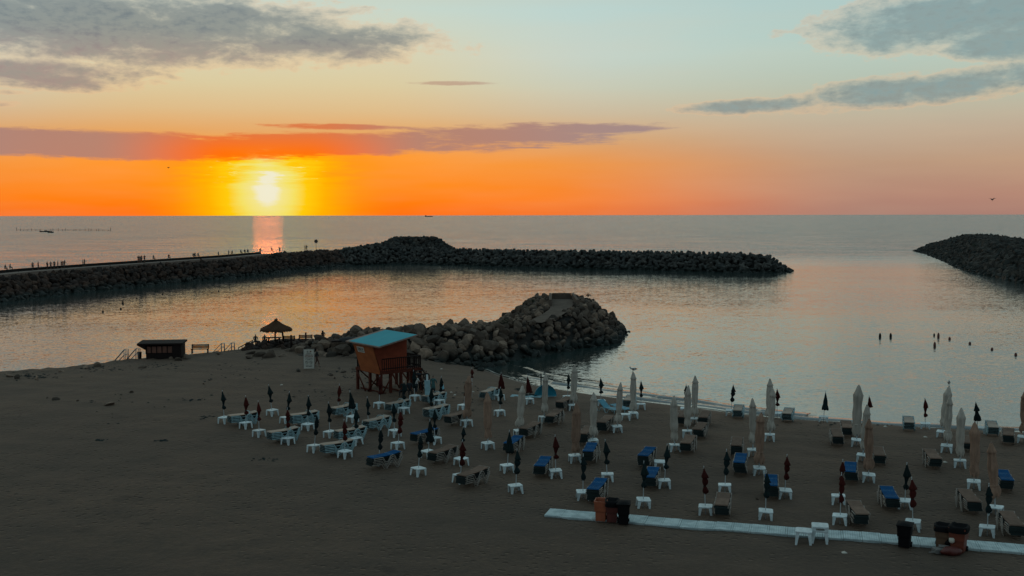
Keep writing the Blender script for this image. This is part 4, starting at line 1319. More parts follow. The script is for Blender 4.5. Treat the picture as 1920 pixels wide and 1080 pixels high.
# ------------------------------------------------------------------ people
PCACHE = {}
def person_mesh(key, pose, shirt, pants, hairm, female=False, coat=False):
    if (key, pose, shirt, pants) in PCACHE: return PCACHE[key, pose, shirt, pants]
    P = {}
    def a(n, x, y, z, r, reg): P[n] = (Vector((x, y, z)), r, reg)
    sw = 0.17 if female else 0.195
    seat = pose.startswith('seat')
    zoff = -0.47 if seat else 0.0
    lean = 0.12 if pose == 'bend' else (0.06 if seat else 0.0)
    a('pelvis', 0, 0, 0.94, 0.145, 'p'); a('belly', 0, lean * .4, 1.10, 0.13, 's'); a('chest', 0, lean, 1.29, 0.15, 's')
    a('neckb', 0, lean * 1.2, 1.44, 0.075, 's'); a('neck', 0, lean * 1.35 + .01, 1.50, 0.055, 'k'); a('head', 0, lean * 1.5 + .015, 1.60, 0.095, 'k'); a('crown', 0, lean * 1.5 - .005, 1.70, 0.085, 'h')
    a('nose', 0, lean * 1.5 + .115, 1.60, 0.018, 'k')
    E = [('pelvis', 'belly'), ('belly', 'chest'), ('chest', 'neckb'), ('neckb', 'neck'), ('neck', 'head'), ('head', 'crown'), ('head', 'nose')]
    for s, S in ((-1, 'L'), (1, 'R')):
        walk = {'walk': 0.24 * s, 'stand': 0.03 * s}.get(pose, 0.03 * s)
        a('hip' + S, s * 0.09, 0, 0.88, 0.10, 'p')
        if seat:
            a('knee' + S, s * 0.13, 0.42, 0.94, 0.065, 'p'); a('ank' + S, s * 0.13, 0.50, 0.52, 0.042, 'k' if pants != 'c_black' else 'p'); a('toe' + S, s * 0.13, 0.66, 0.49, 0.035, 'f')
        else:
            a('knee' + S, s * 0.10, walk * 0.6 + (0.05 if pose == 'walk' else 0.0), 0.49, 0.062, 'p')
            a('ank' + S, s * 0.11, walk * 1.0 - (0.06 if walk < 0 else 0), 0.08 + (0.05 if pose == 'walk' and walk < 0 else 0), 0.042, 'k'); a('toe' + S, s * 0.125, walk * 1.0 + 0.14, 0.035 + (0.02 if walk < 0 and pose == 'walk' else 0), 0.035, 'f')
        E += [('pelvis', 'hip' + S), ('hip' + S, 'knee' + S), ('knee' + S, 'ank' + S), ('ank' + S, 'toe' + S)]
        a('sh' + S, s * sw, lean, 1.40, 0.062, 's')
        if pose == 'arms' or (pose == 'hold' and s > 0) or pose == 'bend':
            a('elb' + S, s * (sw + .07), lean + 0.10, 1.16, 0.045, 's'); a('wr' + S, s * (sw - 0.04), lean + 0.30, 1.18, 0.032, 'k'); hd = Vector((-s * 0.3, 0.9, 0.1))
        elif seat:
            a('elb' + S, s * (sw + .05), lean + 0.08, 1.13, 0.045, 's'); a('wr' + S, s * (sw - 0.02), lean + 0.30, 1.03, 0.032, 'k'); hd = Vector((0, 1, -0.2))
        else:
            k = -walk * 0.7
            a('elb' + S, s * (sw + .055), lean + k * .4 - .02, 1.13, 0.045, 's'); a('wr' + S, s * (sw + .05), lean + k + .05, 0.90, 0.032, 'k'); hd = Vector((0, 0.15, -1))
        E += [('neckb', 'sh' + S), ('sh' + S, 'elb' + S), ('elb' + S, 'wr' + S)]
        hd.normalize()
        w = P['wr' + S][0]
        pc = w + hd * 0.055
        a('palm' + S, *pc, 0.030, 'k'); E.append(('wr' + S, 'palm' + S))
        sidev = hd.cross(Vector((s, 0, 0.01))).normalized()
        for fi, (o_, L_) in enumerate(((-.027, .062), (-.009, .072), (.009, .068), (.027, .052))):
            b0 = pc + hd * 0.03 + sidev * o_; b1 = b0 + hd * L_ + Vector((-s * 0.012, 0, 0))
            a(f'f{fi}a' + S, *b0, 0.010, 'k'); a(f'f{fi}b' + S, *b1, 0.008, 'k')
            E += [('palm' + S, f'f{fi}a' + S), (f'f{fi}a' + S, f'f{fi}b' + S)]
        th = pc + sidev * -0.05 + hd * 0.035
        a('th' + S, *th, 0.010, 'k'); E.append(('palm' + S, 'th' + S))
    names = list(P); idx = {n: i for i, n in enumerate(names)}
    me = bpy.data.meshes.new('body_skel')
    me.from_pydata([P[n][0] + Vector((0, 0, zoff)) for n in names], [(idx[a_], idx[b_]) for a_, b_ in E], [])
    o = bpy.data.objects.new('skel', me); col.objects.link(o)
    md = o.modifiers.new('s', 'SKIN')
    ss = o.modifiers.new('d', 'SUBSURF'); ss.levels = 1; ss.render_levels = 1
    sk = me.skin_vertices[0].data if me.skin_vertices else None
    if sk is None:
        me.attributes
    for i, n in enumerate(names):
        r = P[n][1]
        sk[i].radius = (r, r * (0.8 if n in ('chest', 'belly', 'pelvis') else 1.0))
        sk[i].use_root = (n == 'pelvis')
    dg = bpy.context.evaluated_depsgraph_get(); dg.update()
    ev = o.evaluated_get(dg)
    out = bpy.data.meshes.new_from_object(ev)
    out.name = 'person'
    bpy.data.objects.remove(o, do_unlink=True)
    out.materials.clear()
    mats = {'s': M[shirt], 'p': M[pants], 'k': M['skin'], 'h': M[hairm], 'f': M['black']}
    for k in 'spkhf': out.materials.append(mats[k])
    order_ = 'spkhf'
    pts = [(P[n][0] + Vector((0, 0, zoff)), P[n][2]) for n in names]
    segs = []
    for a_, b_ in E:
        for t in (0.0, 0.35, 0.65, 1.0):
            A_, B_ = P[a_], P[b_]
            reg = A_[2] if t < 0.5 else B_[2]
            segs.append((A_[0].lerp(B_[0], t) + Vector((0, 0, zoff)), reg))
    SP = np.array([s_[0][:] for s_ in segs])
    for pl in out.polygons:
        c = np.array(pl.center[:])
        q = int(np.argmin(((SP - c) ** 2).sum(1)))
        reg = segs[q][1]
        if c[2] > 1.655 + zoff or (c[2] > 1.58 + zoff and c[1] < P['head'][0].y - 0.035 and c[2] > 1.56 + zoff): reg = 'h'
        if coat and 0.75 + zoff < c[2] < 1.0 + zoff and reg == 'p': reg = 's'
        pl.material_index = order_.index(reg)
        pl.use_smooth = True
    PCACHE[key, pose, shirt, pants] = out
    return out

def person(loc, facing, pose, shirt, pants, label, h=1.72, group=None, female=False, coat=False):
    me = person_mesh('p', pose, shirt, pants, 'hair', female, coat)
    o = obj('person', me)
    o.location = loc; o.rotation_euler = (0, 0, facing); s = h / 1.78
    o.scale = (s, s, s)
    tag(o, label, 'person', group)
    return o

def pg(px, py): return ground(px, py)
person(pg(776, 738), R(-60), 'stand', 'c_black', 'c_black', 'person in black clothes standing closest to the tower, at the right-hand legs', 1.72)
person(pg(784, 735), R(20), 'arms', 'c_navy', 'c_black', 'tall person in dark clothes behind the one in a white shirt', 1.82)
person(pg(781, 741), R(-120), 'arms', 'c_white', 'c_navy', 'person in a white T-shirt and dark shorts by the tower', 1.62)
person(pg(792, 737), R(90), 'stand', 'c_brown', 'c_black', 'thin dark figure half hidden between the two groups of standing people', 1.5)
person(pg(799.5, 734), R(10), 'stand', 'c_black', 'c_black', 'person in long black clothes standing with back turned, right of the tower', 1.76, coat=True)
person(pg(812.5, 746), R(-25), 'hold', 'c_teal', 'c_navy', 'person in a teal patterned shirt beside the upended white lounger', 1.80, coat=True)
person(pg(832, 748), R(70), 'bend', 'c_lblue', 'c_brown', 'child in a light blue shirt behind a closed dark umbrella', 1.32)
person(pg(757, 742), R(160), 'seat', 'c_black', 'c_black', 'person in black sitting low under the front of the tower', 1.7)
person(pg(767, 741), R(200), 'seat', 'c_navy', 'c_black', 'person in dark clothes sitting under the right-hand end of the tower', 1.7)
person(pg(594.5, 688), R(-95), 'walk', 'c_black', 'c_brown', 'person in a black top striding just behind the notice board', 1.72)

# people on the long breakwater; measured at their feet on the walkway
def on_path(px, hz=0.12):
    """point on the walkway at this column"""
    best = None
    for a, b in zip(sps, sps[1:]):
        for k in range(40):
            q = a.lerp(b, k / 40)
            loc = cam.matrix_world.inverted() @ q
            X = 960 + F * loc.x / -loc.z
            if best is None or abs(X - px) < best[0]: best = (abs(X - px), q)
    return best[1] + Vector((-0.5, -0.2, hz))
bp = [(27, 'seat', 'c_navy', 'sitting hunched on the wall at the far left of the breakwater'), (38, 'seat', 'c_black', 'sitting with knees up, second from the left on the breakwater'),
 (66, 'walk', 'c_grey', 'walking alone, leftmost standing figure on the breakwater'), (79, 'stand', 'c_black', 'standing alone just left of the crowd on the breakwater'),
 (93, 'stand', 'c_navy', 'at the left end of the crowd on the breakwater'), (99.5, 'arms', 'c_grey', 'second from the left in the crowd on the breakwater'),
 (108, 'stand', 'c_black', 'third from the left in the crowd on the breakwater'), (114, 'hold', 'c_grey', 'in grey, middle of the crowd on the breakwater'),
 (119.5, 'stand', 'c_black', 'tallest in the crowd on the breakwater'), (124, 'stand', 'c_brown', 'in brown, second from right in the breakwater crowd'), (128, 'arms', 'c_navy', 'at the right end of the breakwater crowd'),
 (160, 'stand', 'c_grey', 'left one of the pair standing right of the crowd'), (164.5, 'arms', 'c_black', 'right one of the pair standing right of the crowd'),
 (264, 'arms', 'c_black', 'left one of the group of four on the breakwater'), (268.5, 'stand', 'c_grey', 'in grey, second of the group of four on the breakwater'), (271.5, 'stand', 'c_brown', 'in brown, third of the group of four on the breakwater'),
 (276, 'hold', 'c_navy', 'right one of the group of four on the breakwater'), (301, 'seat', 'c_grey', 'sitting alone right of the group of four'), (331, 'seat', 'c_brown', 'sitting alone halfway along the breakwater'),
 (377, 'seat', 'c_black', 'left one of three sitting together on the breakwater'), (381, 'seat', 'c_navy', 'middle one of three sitting together on the breakwater'), (385.5, 'seat', 'c_brown', 'right one of three sitting together on the breakwater'),
 (413, 'stand', 'c_black', 'standing upright just left of the sun glitter'), (432.5, 'arms', 'c_navy', 'standing with bent arms left of the sun glitter'), (449, 'seat', 'c_black', 'low figure at the left edge of the sun glitter'),
 (465, 'seat', 'c_navy', 'first of three seated against the sun glitter'), (472, 'seat', 'c_black', 'second of three seated against the sun glitter'), (478, 'seat', 'c_brown', 'third of three seated against the sun glitter'),
 (492, 'hold', 'c_black', 'standing dark against the brightest sun glitter'), (520, 'seat', 'c_black', 'sitting at the right edge of the sun glitter'), (529, 'arms', 'c_navy', 'crouching right of the sun glitter'),
 (574, 'stand', 'c_black', 'left one of the pair by the round sign'), (579, 'arms', 'c_brown', 'right one of the pair by the round sign')]
for px, pose, sh, lab in bp:
    q = on_path(px)
    hgt = random.uniform(1.62, 1.84)
    if pose == 'seat': q = q + Vector((-1.3, 0, 0.30))
    who = 'person in dark clothes ' if sh in ('c_black', 'c_navy') else 'person '
    person(q, R(random.uniform(-140, 60)), pose, sh, 'c_black', who + lab, hgt, 'people on the long breakwater')
for px, py, pose, lab in [(1903, 463, 'stand', 'left one of the two people on the far right jetty'), (1908.5, 463, 'arms', 'right one of the two people on the far right jetty')]:
    q = at(px, py, 6.0)
    person(q, 0, pose, 'c_black', 'c_black', lab, 1.7, 'people on the right jetty')

# the round sign on the breakwater
q = on_path(595)
t = thing('round_sign', 'small round sign on a thin post at the end of the breakwater walkway', 'sign', q)
b_ = MB(); b_.tube([(0, 0, -0.3), (0, 0, 2.6)], 0.06, 6); part('post', b_, M['rust'], t)
b_ = MB(); b_.tube([(0, -0.05, 2.6), (0, 0.05, 2.6)], 0.55, 16); part('disc', b_, M['rust'], t)

# ------------------------------------------------------------------ lifeguard tower
A = ground(669, 729); B = ground(714, 739); C = ground(779, 728)
uu = Vector((B.x - A.x, B.y - A.y, 0)); ul = uu.length; uu.normalize()
vv = Vector((-uu.y, uu.x, 0)); vl = 3.05
if vv.dot(C - B) < 0: vv = -vv
base = Vector((A.x, A.y, min(A.z, B.z)))
tw = thing('lifeguard_tower', 'orange lifeguard tower with sloping turquoise roof standing on red stilts', 'lifeguard tower', base, math.atan2(uu.y, uu.x))
tw.scale = (ul / 2.75, 3.75 / 3.05, 1.0)
UL, VL, DZ = 2.75, 3.05, 1.75
# local x = along the left front side, local y = back
deck = MB()
nb = 14
for k in range(nb):
    deck.box((UL / 2, (k + 0.5) * VL / nb, DZ + 0.04), (UL, VL / nb - 0.015, 0.04))
part('deck', deck, M['red_wood'], tw)
fr = MB()
for (x0, y0, x1, y1) in ((0, 0, UL, 0), (0, VL, UL, VL), (0.0, 0, 0, VL), (UL, 0, UL, VL)):
    fr.box(((x0 + x1) / 2, (y0 + y1) / 2, DZ - 0.09), (abs(x1 - x0) + 0.11 if x1 != x0 else 0.09, abs(y1 - y0) - 0.12 if y1 != y0 else 0.09, 0.2))
part('deck_frame', fr, M['red_wood'], tw)
for (x, y) in ((0.05, 0.05), (UL / 2 + 0.1, 0.06), (UL - 0.05, 0.05), (0.05, VL / 2), (UL - 0.05, VL / 2), (0.05, VL - 0.05), (UL / 2, VL - 0.05), (UL - 0.05, VL - 0.05), (UL - 0.06, VL * 0.77), (UL - 0.06, VL * 0.25)):
    b_ = MB(); b_.box((x, y, (DZ - 0.19) / 2 - 0.2), (0.15, 0.15, DZ - 0.19 + 0.4)); part('leg', b_, M['red_wood'], tw)
def brace(p, q):
    b_ = MB(); b_.tube([p, q], 0.055, 4); part('brace', b_, M['red_wood'], tw)
brace((0.05, -0.04, DZ - 0.2), (1.1, -0.04, 0.0)); brace((UL - 0.1, -0.04, DZ - 0.2), (UL / 2, -0.04, 0.05))
brace((UL + 0.04, 0.1, 0.05), (UL + 0.04, 0.85, DZ - 0.25)); brace((UL + 0.04, 0.85, DZ - 0.2), (UL + 0.04, 1.5, 0.05)); brace((UL + 0.04, 1.6, DZ - 0.2), (UL + 0.04, 2.35, 0.35)); brace((0.0, 0.2, DZ - .2), (0.0, 1.5, 0.1))
sb = MB(); sb.box((UL / 2, 0.35, 0.06), (UL, 0.14, 0.10)); sb.box((UL / 2, 1.6, 0.08), (UL, 0.14, 0.10)); part('ground_beam', sb, M['red_wood'], tw)
# cabin: front wall leans out
x0, x1 = 0.62, UL - 0.03
f0, f1 = 0.03, -0.62          # y of the front wall at floor and at eave
bk = 1.95
zf, zfe, zbe = DZ - 0.16, DZ + 2.1, DZ + 2.72
cab = MB()
zb_ = DZ + 0.07
# front wall (thin solid)
def quad_solid(mb, p, n, th, mi=0):
    n = Vector(n).normalized() * th
    q = [Vector(v) for v in p]; q2 = [v + n for v in q]
    mb.add([*q, *q2], [(0, 1, 2, 3), (7, 6, 5, 4), (0, 4, 5, 1), (1, 5, 6, 2), (2, 6, 7, 3), (3, 7, 4, 0)], mi)
fw = MB(); quad_solid(fw, [(x0 - 0.04, f0 - 0.08, zf), (x1 + 0.03, f0 - 0.08, zf), (x1 + 0.03, f1, zfe), (x0 - 0.04, f1, zfe)], (0, 1, 0.1), 0.06)
part('front_wall', fw, M['orange_wall'], tw)
sw_ = MB()
for xx, nn in ((x1 - 0.03, (1, 0, 0)), (x0, (1, 0, 0))):
    quad_solid(sw_, [(xx, f0, zb_), (xx, bk, zb_), (xx, bk + 0.02, zbe), (xx, f1 + 0.08, zfe - 0.01)], nn, 0.05)
part('side_wall', sw_, M['red_wall'], tw)
bw_ = MB(); quad_solid(bw_, [(x0 + 0.06, bk, zb_), (x1 - 0.04, bk, zb_), (x1 - 0.04, bk, zbe - 0.03), (x0 + 0.06, bk, zbe - 0.03)], (0, -1, 0), 0.05)
part('back_wall', bw_, M['red_wall'], tw)
# roof: plane through front and back eave, overhanging
rs = (zbe - zfe) / (bk - f1)
def rz_at(y): return zfe + (y - f1) * rs + 0.03
rx0, rx1, ry0, ry1 = 0.03, 3.80, -0.80, 2.07
rf = MB(); quad_solid(rf, [(rx0, ry0, rz_at(ry0)), (rx1, ry0, rz_at(ry0)), (rx1, ry1, rz_at(ry1)), (rx0, ry1, rz_at(ry1))], (0, -rs, 1), 0.10)
roof = part('roof', rf, M['rooftrim'], tw)
rc = MB(); quad_solid(rc, [(rx0 + 0.34, ry0 + 0.05, rz_at(ry0 + 0.05) + 0.104), (rx1 - 0.04, ry0 + 0.05, rz_at(ry0 + 0.05) + 0.104), (rx1 - 0.04, ry1 - 0.06, rz_at(ry1 - 0.06) + 0.104), (rx0 + 0.34, ry1 - 0.06, rz_at(ry1 - 0.06) + 0.104)], (0, -rs, 1), 0.012)
part('roof_sheet', rc, M['roofblue'], roof)
# white sign on the leaning front wall
sl_ = Vector((0, f1 - (f0 - 0.08), zfe - zf)).normalized()
def on_front(a_, b_, off=0.0):
    t_ = b_
    y = (f0 - 0.08) + (f1 - (f0 - 0.08)) * t_; z = zf + (zfe - zf) * t_
    return Vector((a_, y, z)) + Vector((0, -sl_.z, sl_.y)) * off
sg = MB(); quad_solid(sg, [on_front(0.95, 0.70, 0.002), on_front(1.72, 0.70, 0.002), on_front(1.72, 0.90, 0.002), on_front(0.95, 0.90, 0.002)], (0, -sl_.z, sl_.y), 0.02)
sgo = part('wall_sign', sg, M['signw'], tw)
def text_obj(name, body, size, m, parent, mat4, ext=0.004, bold=0.0):
    cu = bpy.data.curves.new(name, 'FONT'); cu.body = body; cu.size = size; cu.align_x = 'CENTER'; cu.align_y = 'CENTER'; cu.extrude = ext; cu.offset = bold
    to = bpy.data.objects.new(name + '_tmp', cu); col.objects.link(to)
    dg = bpy.context.evaluated_depsgraph_get(); dg.update()
    me = bpy.data.meshes.new_from_object(to.evaluated_get(dg)); me.name = name
    bpy.data.objects.remove(to, do_unlink=True)
    me.transform(mat4); me.materials.clear(); me.materials.append(m)
    return obj(name, me, parent)
ang = math.atan2(sl_.z, sl_.y)
Mt = Matrix.Translation(on_front(1.335, 0.815, 0.026)) @ Matrix.Rotation(ang, 4, 'X')
text_obj('lettering', 'SALV', 0.27, M['signd'], sgo, Mt, bold=0.006)
ln = MB(); quad_solid(ln, [on_front(1.05, 0.735, 0.022), on_front(1.64, 0.735, 0.022), on_front(1.64, 0.752, 0.022), on_front(1.05, 0.752, 0.022)], (0, -sl_.z, sl_.y), 0.006)
part('underline', ln, M['signd'], sgo)
# railings
def railing(pts, name='railing'):
    b_ = MB()
    for (xa, ya), (xb, yb) in pts:
        n = max(2, int(math.hypot(xb - xa, yb - ya) / 0.16))
        for k in range(n + 1):
            x = xa + (xb - xa) * k / n; y = ya + (yb - ya) * k / n
            b_.box((x, y, DZ + 0.06 + 0.46), (0.05, 0.05, 0.90))
        for z in (0.22, 1.0):
            b_.tube([(xa, ya, DZ + z), (xb, yb, DZ + z)], 0.05, 4)
    return part(name, b_, M['dark_wood'], tw)
railing([((UL - 0.02, 0.12), (UL - 0.02, VL - 0.04))]); railing([((0.02, 0.1), (0.02, VL - 0.04))]); railing([((0.1, VL - 0.04), (UL - 0.1, VL - 0.04))]); railing([((0.05, 0.04), (0.5, 0.04))])
st = MB()
for k in range(6): st.box((UL + 0.25 + 0.2 * k, VL - 0.35, DZ - 0.16 - 0.24 * k), (0.24, 0.7, 0.05))
st.tube([(UL + 0.1, VL - 0.68, DZ), (UL + 1.5, VL - 0.68, 0.05)], 0.05, 4); st.tube([(UL + 0.1, VL - 0.02, DZ), (UL + 1.5, VL - 0.02, 0.05)], 0.05, 4)
part('steps', st, M['dark_wood'], tw)

# ------------------------------------------------------------------ notice board
p = ground(579.5, 691.5)
nbd = thing('notice_board', 'tall white notice board with red and black lines and two round prohibition signs', 'notice board', p, R(4))
b_ = MB()
bw2, bh2 = 0.90, 1.72
b_.box((0, 0, bh2 / 2 + 0.03), (bw2, 0.05, bh2)); part('panel', b_, M['signw'], nbd)
b_ = MB()
for s in (-1, 1): b_.box((s * (bw2 / 2 + 0.012), 0.0, bh2 / 2 - 0.05), (0.03, 0.07, bh2 + 0.3))
part('frame', b_, M['rail'], nbd)
def brd_text(body, size, z, m, bold=0.002, x=0):
    text_obj('lettering', body, size, m, nbd, Matrix.Translation((x, -0.0285, z)) @ Matrix.Rotation(R(90), 4, 'X'), 0.003, bold)
brd_text('MUNICIPIUL', 0.070, 1.42, M['signd']); brd_text('ADMINISTRATIA PLAJEI', 0.055, 1.345, M['signd'])
brd_text('PERICOL DE', 0.125, 1.235, M['signr'], 0.004); brd_text('ACCIDENTE', 0.135, 1.11, M['signr'], 0.004)
brd_text('ATENTIE LA VALURI', 0.07, 0.985, M['signd']); brd_text('NU SARITI DE PE DIG', 0.068, 0.885, M['signd'], 0.004); brd_text('IN APA', 0.065, 0.81, M['signd'])
brd_text('RESPECTATI ZONA', 0.065, 0.33, M['signd']); brd_text('SPECIAL AMENAJATA', 0.06, 0.22, M['signd'], 0.004)
for s in (-1, 1):
    b_ = MB()
    cx, cz = s * 0.18, 0.60
    ring = [(cx + 0.135 * math.cos(a_ * math.pi / 12), -0.030, cz + 0.135 * math.sin(a_ * math.pi / 12)) for a_ in range(25)]
    b_.tube(ring, 0.012, 5)
    b_.tube([(cx - 0.09, -0.031, cz + 0.09), (cx + 0.09, -0.031, cz - 0.09)], 0.012, 5)
    b_.tube([(cx - 0.05, -0.030, cz + 0.01), (cx + 0.0, -0.030, cz + 0.045), (cx + 0.06, -0.030, cz - 0.0)], 0.018, 5)
    part('prohibition_mark', b_, M['signd'], nbd)
b_ = MB(); b_.tube([(-0.13, -0.030, 1.50), (-0.15, -0.030, 1.58), (-0.10, -0.03, 1.64), (-0.06, -0.03, 1.58), (-0.08, -0.03, 1.50), (-0.13, -0.030, 1.50)], 0.016, 5); part('emblem', b_, M['signd'], nbd)
b_ = MB(); b_.box((0.16, -0.029, 1.57), (0.14, 0.006, 0.12)); part('emblem', b_, M['signr'], nbd)

# ------------------------------------------------------------------ kiosk, benches, stair rails, thatched shelter on the left
def ledge(px, py):
    p = at(px, py, 1.12)
    return Vector((p.x, p.y, 1.10))
p = ledge(309, 671)
ki = thing('beach_kiosk', 'dark flat-roofed wooden kiosk with a row of shuttered windows by the water', 'kiosk', p, R(6))
b_ = MB()
b_.box((0.1, 0.95, 0.72), (3.35, 0.08, 1.44)); b_.box((-1.53, 0, 0.72), (0.08, 1.82, 1.44)); b_.box((1.35, -0.1, 0.72), (0.85, 1.9, 1.44)); part('wall', b_, M['dark_wood'], ki)
b_ = MB(); b_.box((-0.3, -0.86, 0.30), (2.38, 0.08, 0.56)); part('counter', b_, M['dark_wood'], ki)
for k in range(5):
    b_ = MB(); b_.box((-1.32 + 0.50 * k, -0.80, 0.93), (0.42, 0.03, 0.62)); wo_ = part('window', b_, M['glassd'], ki)
for k in range(6):
    b_ = MB(); b_.box((-1.57 + 0.50 * k, -0.86, 0.9), (0.07, 0.08, 0.72)); part('post', b_, M['dark_wood'], ki)
b_ = MB(); quad_solid(b_, [(-2.35, -1.15, 1.42), (1.95, -1.15, 1.42), (1.95, 1.2, 1.52), (-2.35, 1.2, 1.52)], (0, 0, 1), 0.16)
b_.add([(-2.35, -1.12, 1.415), (-1.58, -1.12, 1.415), (-1.58, -1.12, 0.95), (-2.35, 1.1, 1.50), (-1.58, 1.1, 1.50), (-1.58, 1.1, 0.95)], [(0, 2, 1), (3, 4, 5), (0, 3, 5, 2), (0, 1, 4, 3)])
part('roof', b_, M['dark_wood'], ki)

def bench(px, py, L_, label, rz_=0.0, m='dark_wood', back=True, hgt=0.8):
    p = ledge(px, py)
    t = thing('bench', label, 'bench', p, rz_)
    b_ = MB()
    for k in range(3): b_.box((0, -0.22 + 0.17 * k, 0.44), (L_, 0.14, 0.045))
    part('seat', b_, M[m], t)
    if back:
        b_ = MB()
        for k in range(3): b_.box((0, 0.26, 0.56 + 0.13 * k), (L_, 0.04, 0.10))
        part('backrest', b_, M[m], t)
    for s in (-1, 1):
        b_ = MB(); b_.box((s * (L_ / 2 - 0.1), 0.02, 0.2), (0.08, 0.5, 0.46)); b_.box((s * (L_ / 2 - 0.1), 0.285, 0.6), (0.08, 0.05, 0.62)); part('leg', b_, M['rust'], t)
    return t
bench(375, 662, 1.75, 'slatted dark bench on the sand edge right of the kiosk', R(5))
bench(542, 645, 1.3, 'dark low bench just right of the thatched shelter', R(8))
bench(573, 643, 1.5, 'dark bench with solid back, farther right of the thatched shelter', R(8))
def stair_rail(px, py, L_, hgt, label, rz_):
    p = ledge(px, py)
    t = thing('stair_railing', label, 'railing', p, rz_)
    for s in (0, 1):
        b_ = MB()
        yb = 0.6 * s
        b_.tube([(-L_ / 2, yb, -0.1), (L_ / 2 - 0.3, yb, hgt), (L_ / 2, yb, hgt), (L_ / 2, yb, -0.1)], 0.035, 6)
        b_.tube([(-L_ / 2 + 0.35, yb, -0.15), (L_ / 2 - 0.3, yb, hgt * 0.5), (L_ / 2, yb, hgt * 0.5)], 0.025, 6)
        b_.tube([(L_ / 2 - 0.3, yb, hgt), (L_ / 2 - 0.3, yb, -0.1)], 0.03, 6)
        part('handrail', b_, M['rail'], t)
stair_rail(226, 675, 1.25, 1.0, 'left metal stair rail of the pair left of the kiosk', R(8))
stair_rail(248, 673, 1.25, 1.0, 'right metal stair rail of the pair, next to the small bin', R(8))
stair_rail(410, 658, 1.1, 0.75, 'left metal stair rail of the pair between bench and thatched shelter', R(10))
stair_rail(429, 657, 1.1, 0.75, 'right metal stair rail of the pair between bench and thatched shelter', R(10))
p = ledge(262, 672); t = thing('litter_bin', 'small dark litter bin between the stair rail and the kiosk', 'bin', p)
b_ = MB(); b_.tube([(0, 0, 0), (0, 0, 0.62)], [0.17, 0.2], 12); part('body', b_, M['black'], t); b_ = MB(); b_.tube([(0, 0, 0.62), (0, 0, 0.66)], 0.22, 12); part('rim', b_, M['rust'], t)

# rough masonry terrace under the shelter
dkp = ground(520, 655)
dk = MB()
ter = [(462, 655), (474, 653), (500, 651), (560, 651), (612, 652)]
ter_b = [(452, 650), (476, 640), (505, 637), (560, 640), (615, 643)]
tp = [ground(x, y) for x, y in ter]
n_t = len(tp)
back_off = [(0.1, 2.0), (0.0, 3.6), (0, 4.8), (0.3, 4.8), (0.8, 4.2)]
zt = [1.15, 1.4, 1.5, 1.5, 1.45]
vs = []
for i, q in enumerate(tp):
    bx, by = back_off[i]
    vs += [(q.x, q.y, q.z - 0.5), (q.x, q.y + 0.15, zt[i]), (q.x + bx, q.y + by, zt[i] - 0.02), (q.x + bx, q.y + by, -0.6)]
fs = []
for i in range(n_t - 1):
    a_ = i * 4; b2 = a_ + 4
    for k in range(3): fs.append((a_ + k, b2 + k, b2 + k + 1, a_ + k + 1))
fs += [(0, 1, 2, 3), (4 * n_t - 1, 4 * n_t - 2, 4 * n_t - 3, 4 * n_t - 4)]
dk.add(vs, fs)
o = obj('stone_terrace', dk.mesh('stone_terrace', M['rock_f'])); tag(o, 'dark rough stone terrace under the thatched shelter at the sand edge', 'terrace')
TZ = 1.52
g5 = np.random.default_rng(33)
ins = []
for i in range(n_t - 1):
    for k in range(26):
        q = tp[i].lerp(tp[i + 1], g5.uniform(0, 1)); s_ = g5.uniform(0.14, 0.42); dy_ = g5.uniform(-1.3, 0.5)
        ins.append((int(g5.integers(len(ROCK_LO))), np.array((q.x, q.y + dy_, q.z + max(0, dy_ + .6) * 0.5)), rand_rot(g5), np.array((s_ * 1.3, s_, s_ * .8))))
V_, F_ = merge(ins, ROCK_LO)
o = obj('terrace_rubble', np_mesh('terrace_rubble', V_, F_, M['rock_f'])); tag(o, 'dark rubble piled against the front of the stone terrace', 'rubble', kind='stuff')
sp_ = at(518, 640, TZ)
th = thing('thatched_shelter', 'round thatched sunshade with ragged brim and tufted top on two posts', 'sunshade', (sp_.x, sp_.y, TZ - 0.03))
th.scale = (1.2, 1.2, 0.92)
for dx_, nm_ in ((-0.12, 1), (0.58, 2)):
    b_ = MB(); b_.tube([(dx_, 0.1 * nm_, -0.1), (dx_ * 0.9, 0.1, 1.75)], 0.075, 8); part('post', b_, M['thatchd'], th)
def cone_thatch(i, j):
    n = 48; a_ = 2 * math.pi * i / n
    prof_ = [(0.02, 2.62), (0.2, 2.45), (0.5, 2.12), (0.85, 1.86), (1.15, 1.68), (1.36, 1.50), (1.42, 1.34)]
    r_, z_ = prof_[j]
    rg = 0.06 * math.sin(a_ * 11 + j) + 0.05 * math.sin(a_ * 23) 
    return (r_ * math.cos(a_) * (1 + rg * 0.4 * (j > 1)), r_ * math.sin(a_) * (1 + rg * .4), z_ + 0.05 * math.sin(a_ * 7 + j) * (j > 1) - (0.13 * random.random() if j == 6 else 0))
b_ = MB(); b_.grid(cone_thatch, 48, 7, wrap=True, smooth=False)
for k in range(150):
    a_ = random.uniform(0, 6.28); r_ = random.uniform(1.2, 1.42); z_ = 1.50 - (r_ - 1.2) * 0.6
    w_ = random.uniform(0.03, 0.06); L_ = random.uniform(0.12, 0.30)
    c_, s_ = math.cos(a_), math.sin(a_)
    b_.add([(r_ * c_ - s_ * w_, r_ * s_ + c_ * w_, z_), (r_ * c_ + s_ * w_, r_ * s_ - c_ * w_, z_), (r_ * c_ * 1.05, r_ * s_ * 1.05, z_ - L_)], [(0, 1, 2)])
part('thatch_roof', b_, M['thatch'], th)
b_ = MB()
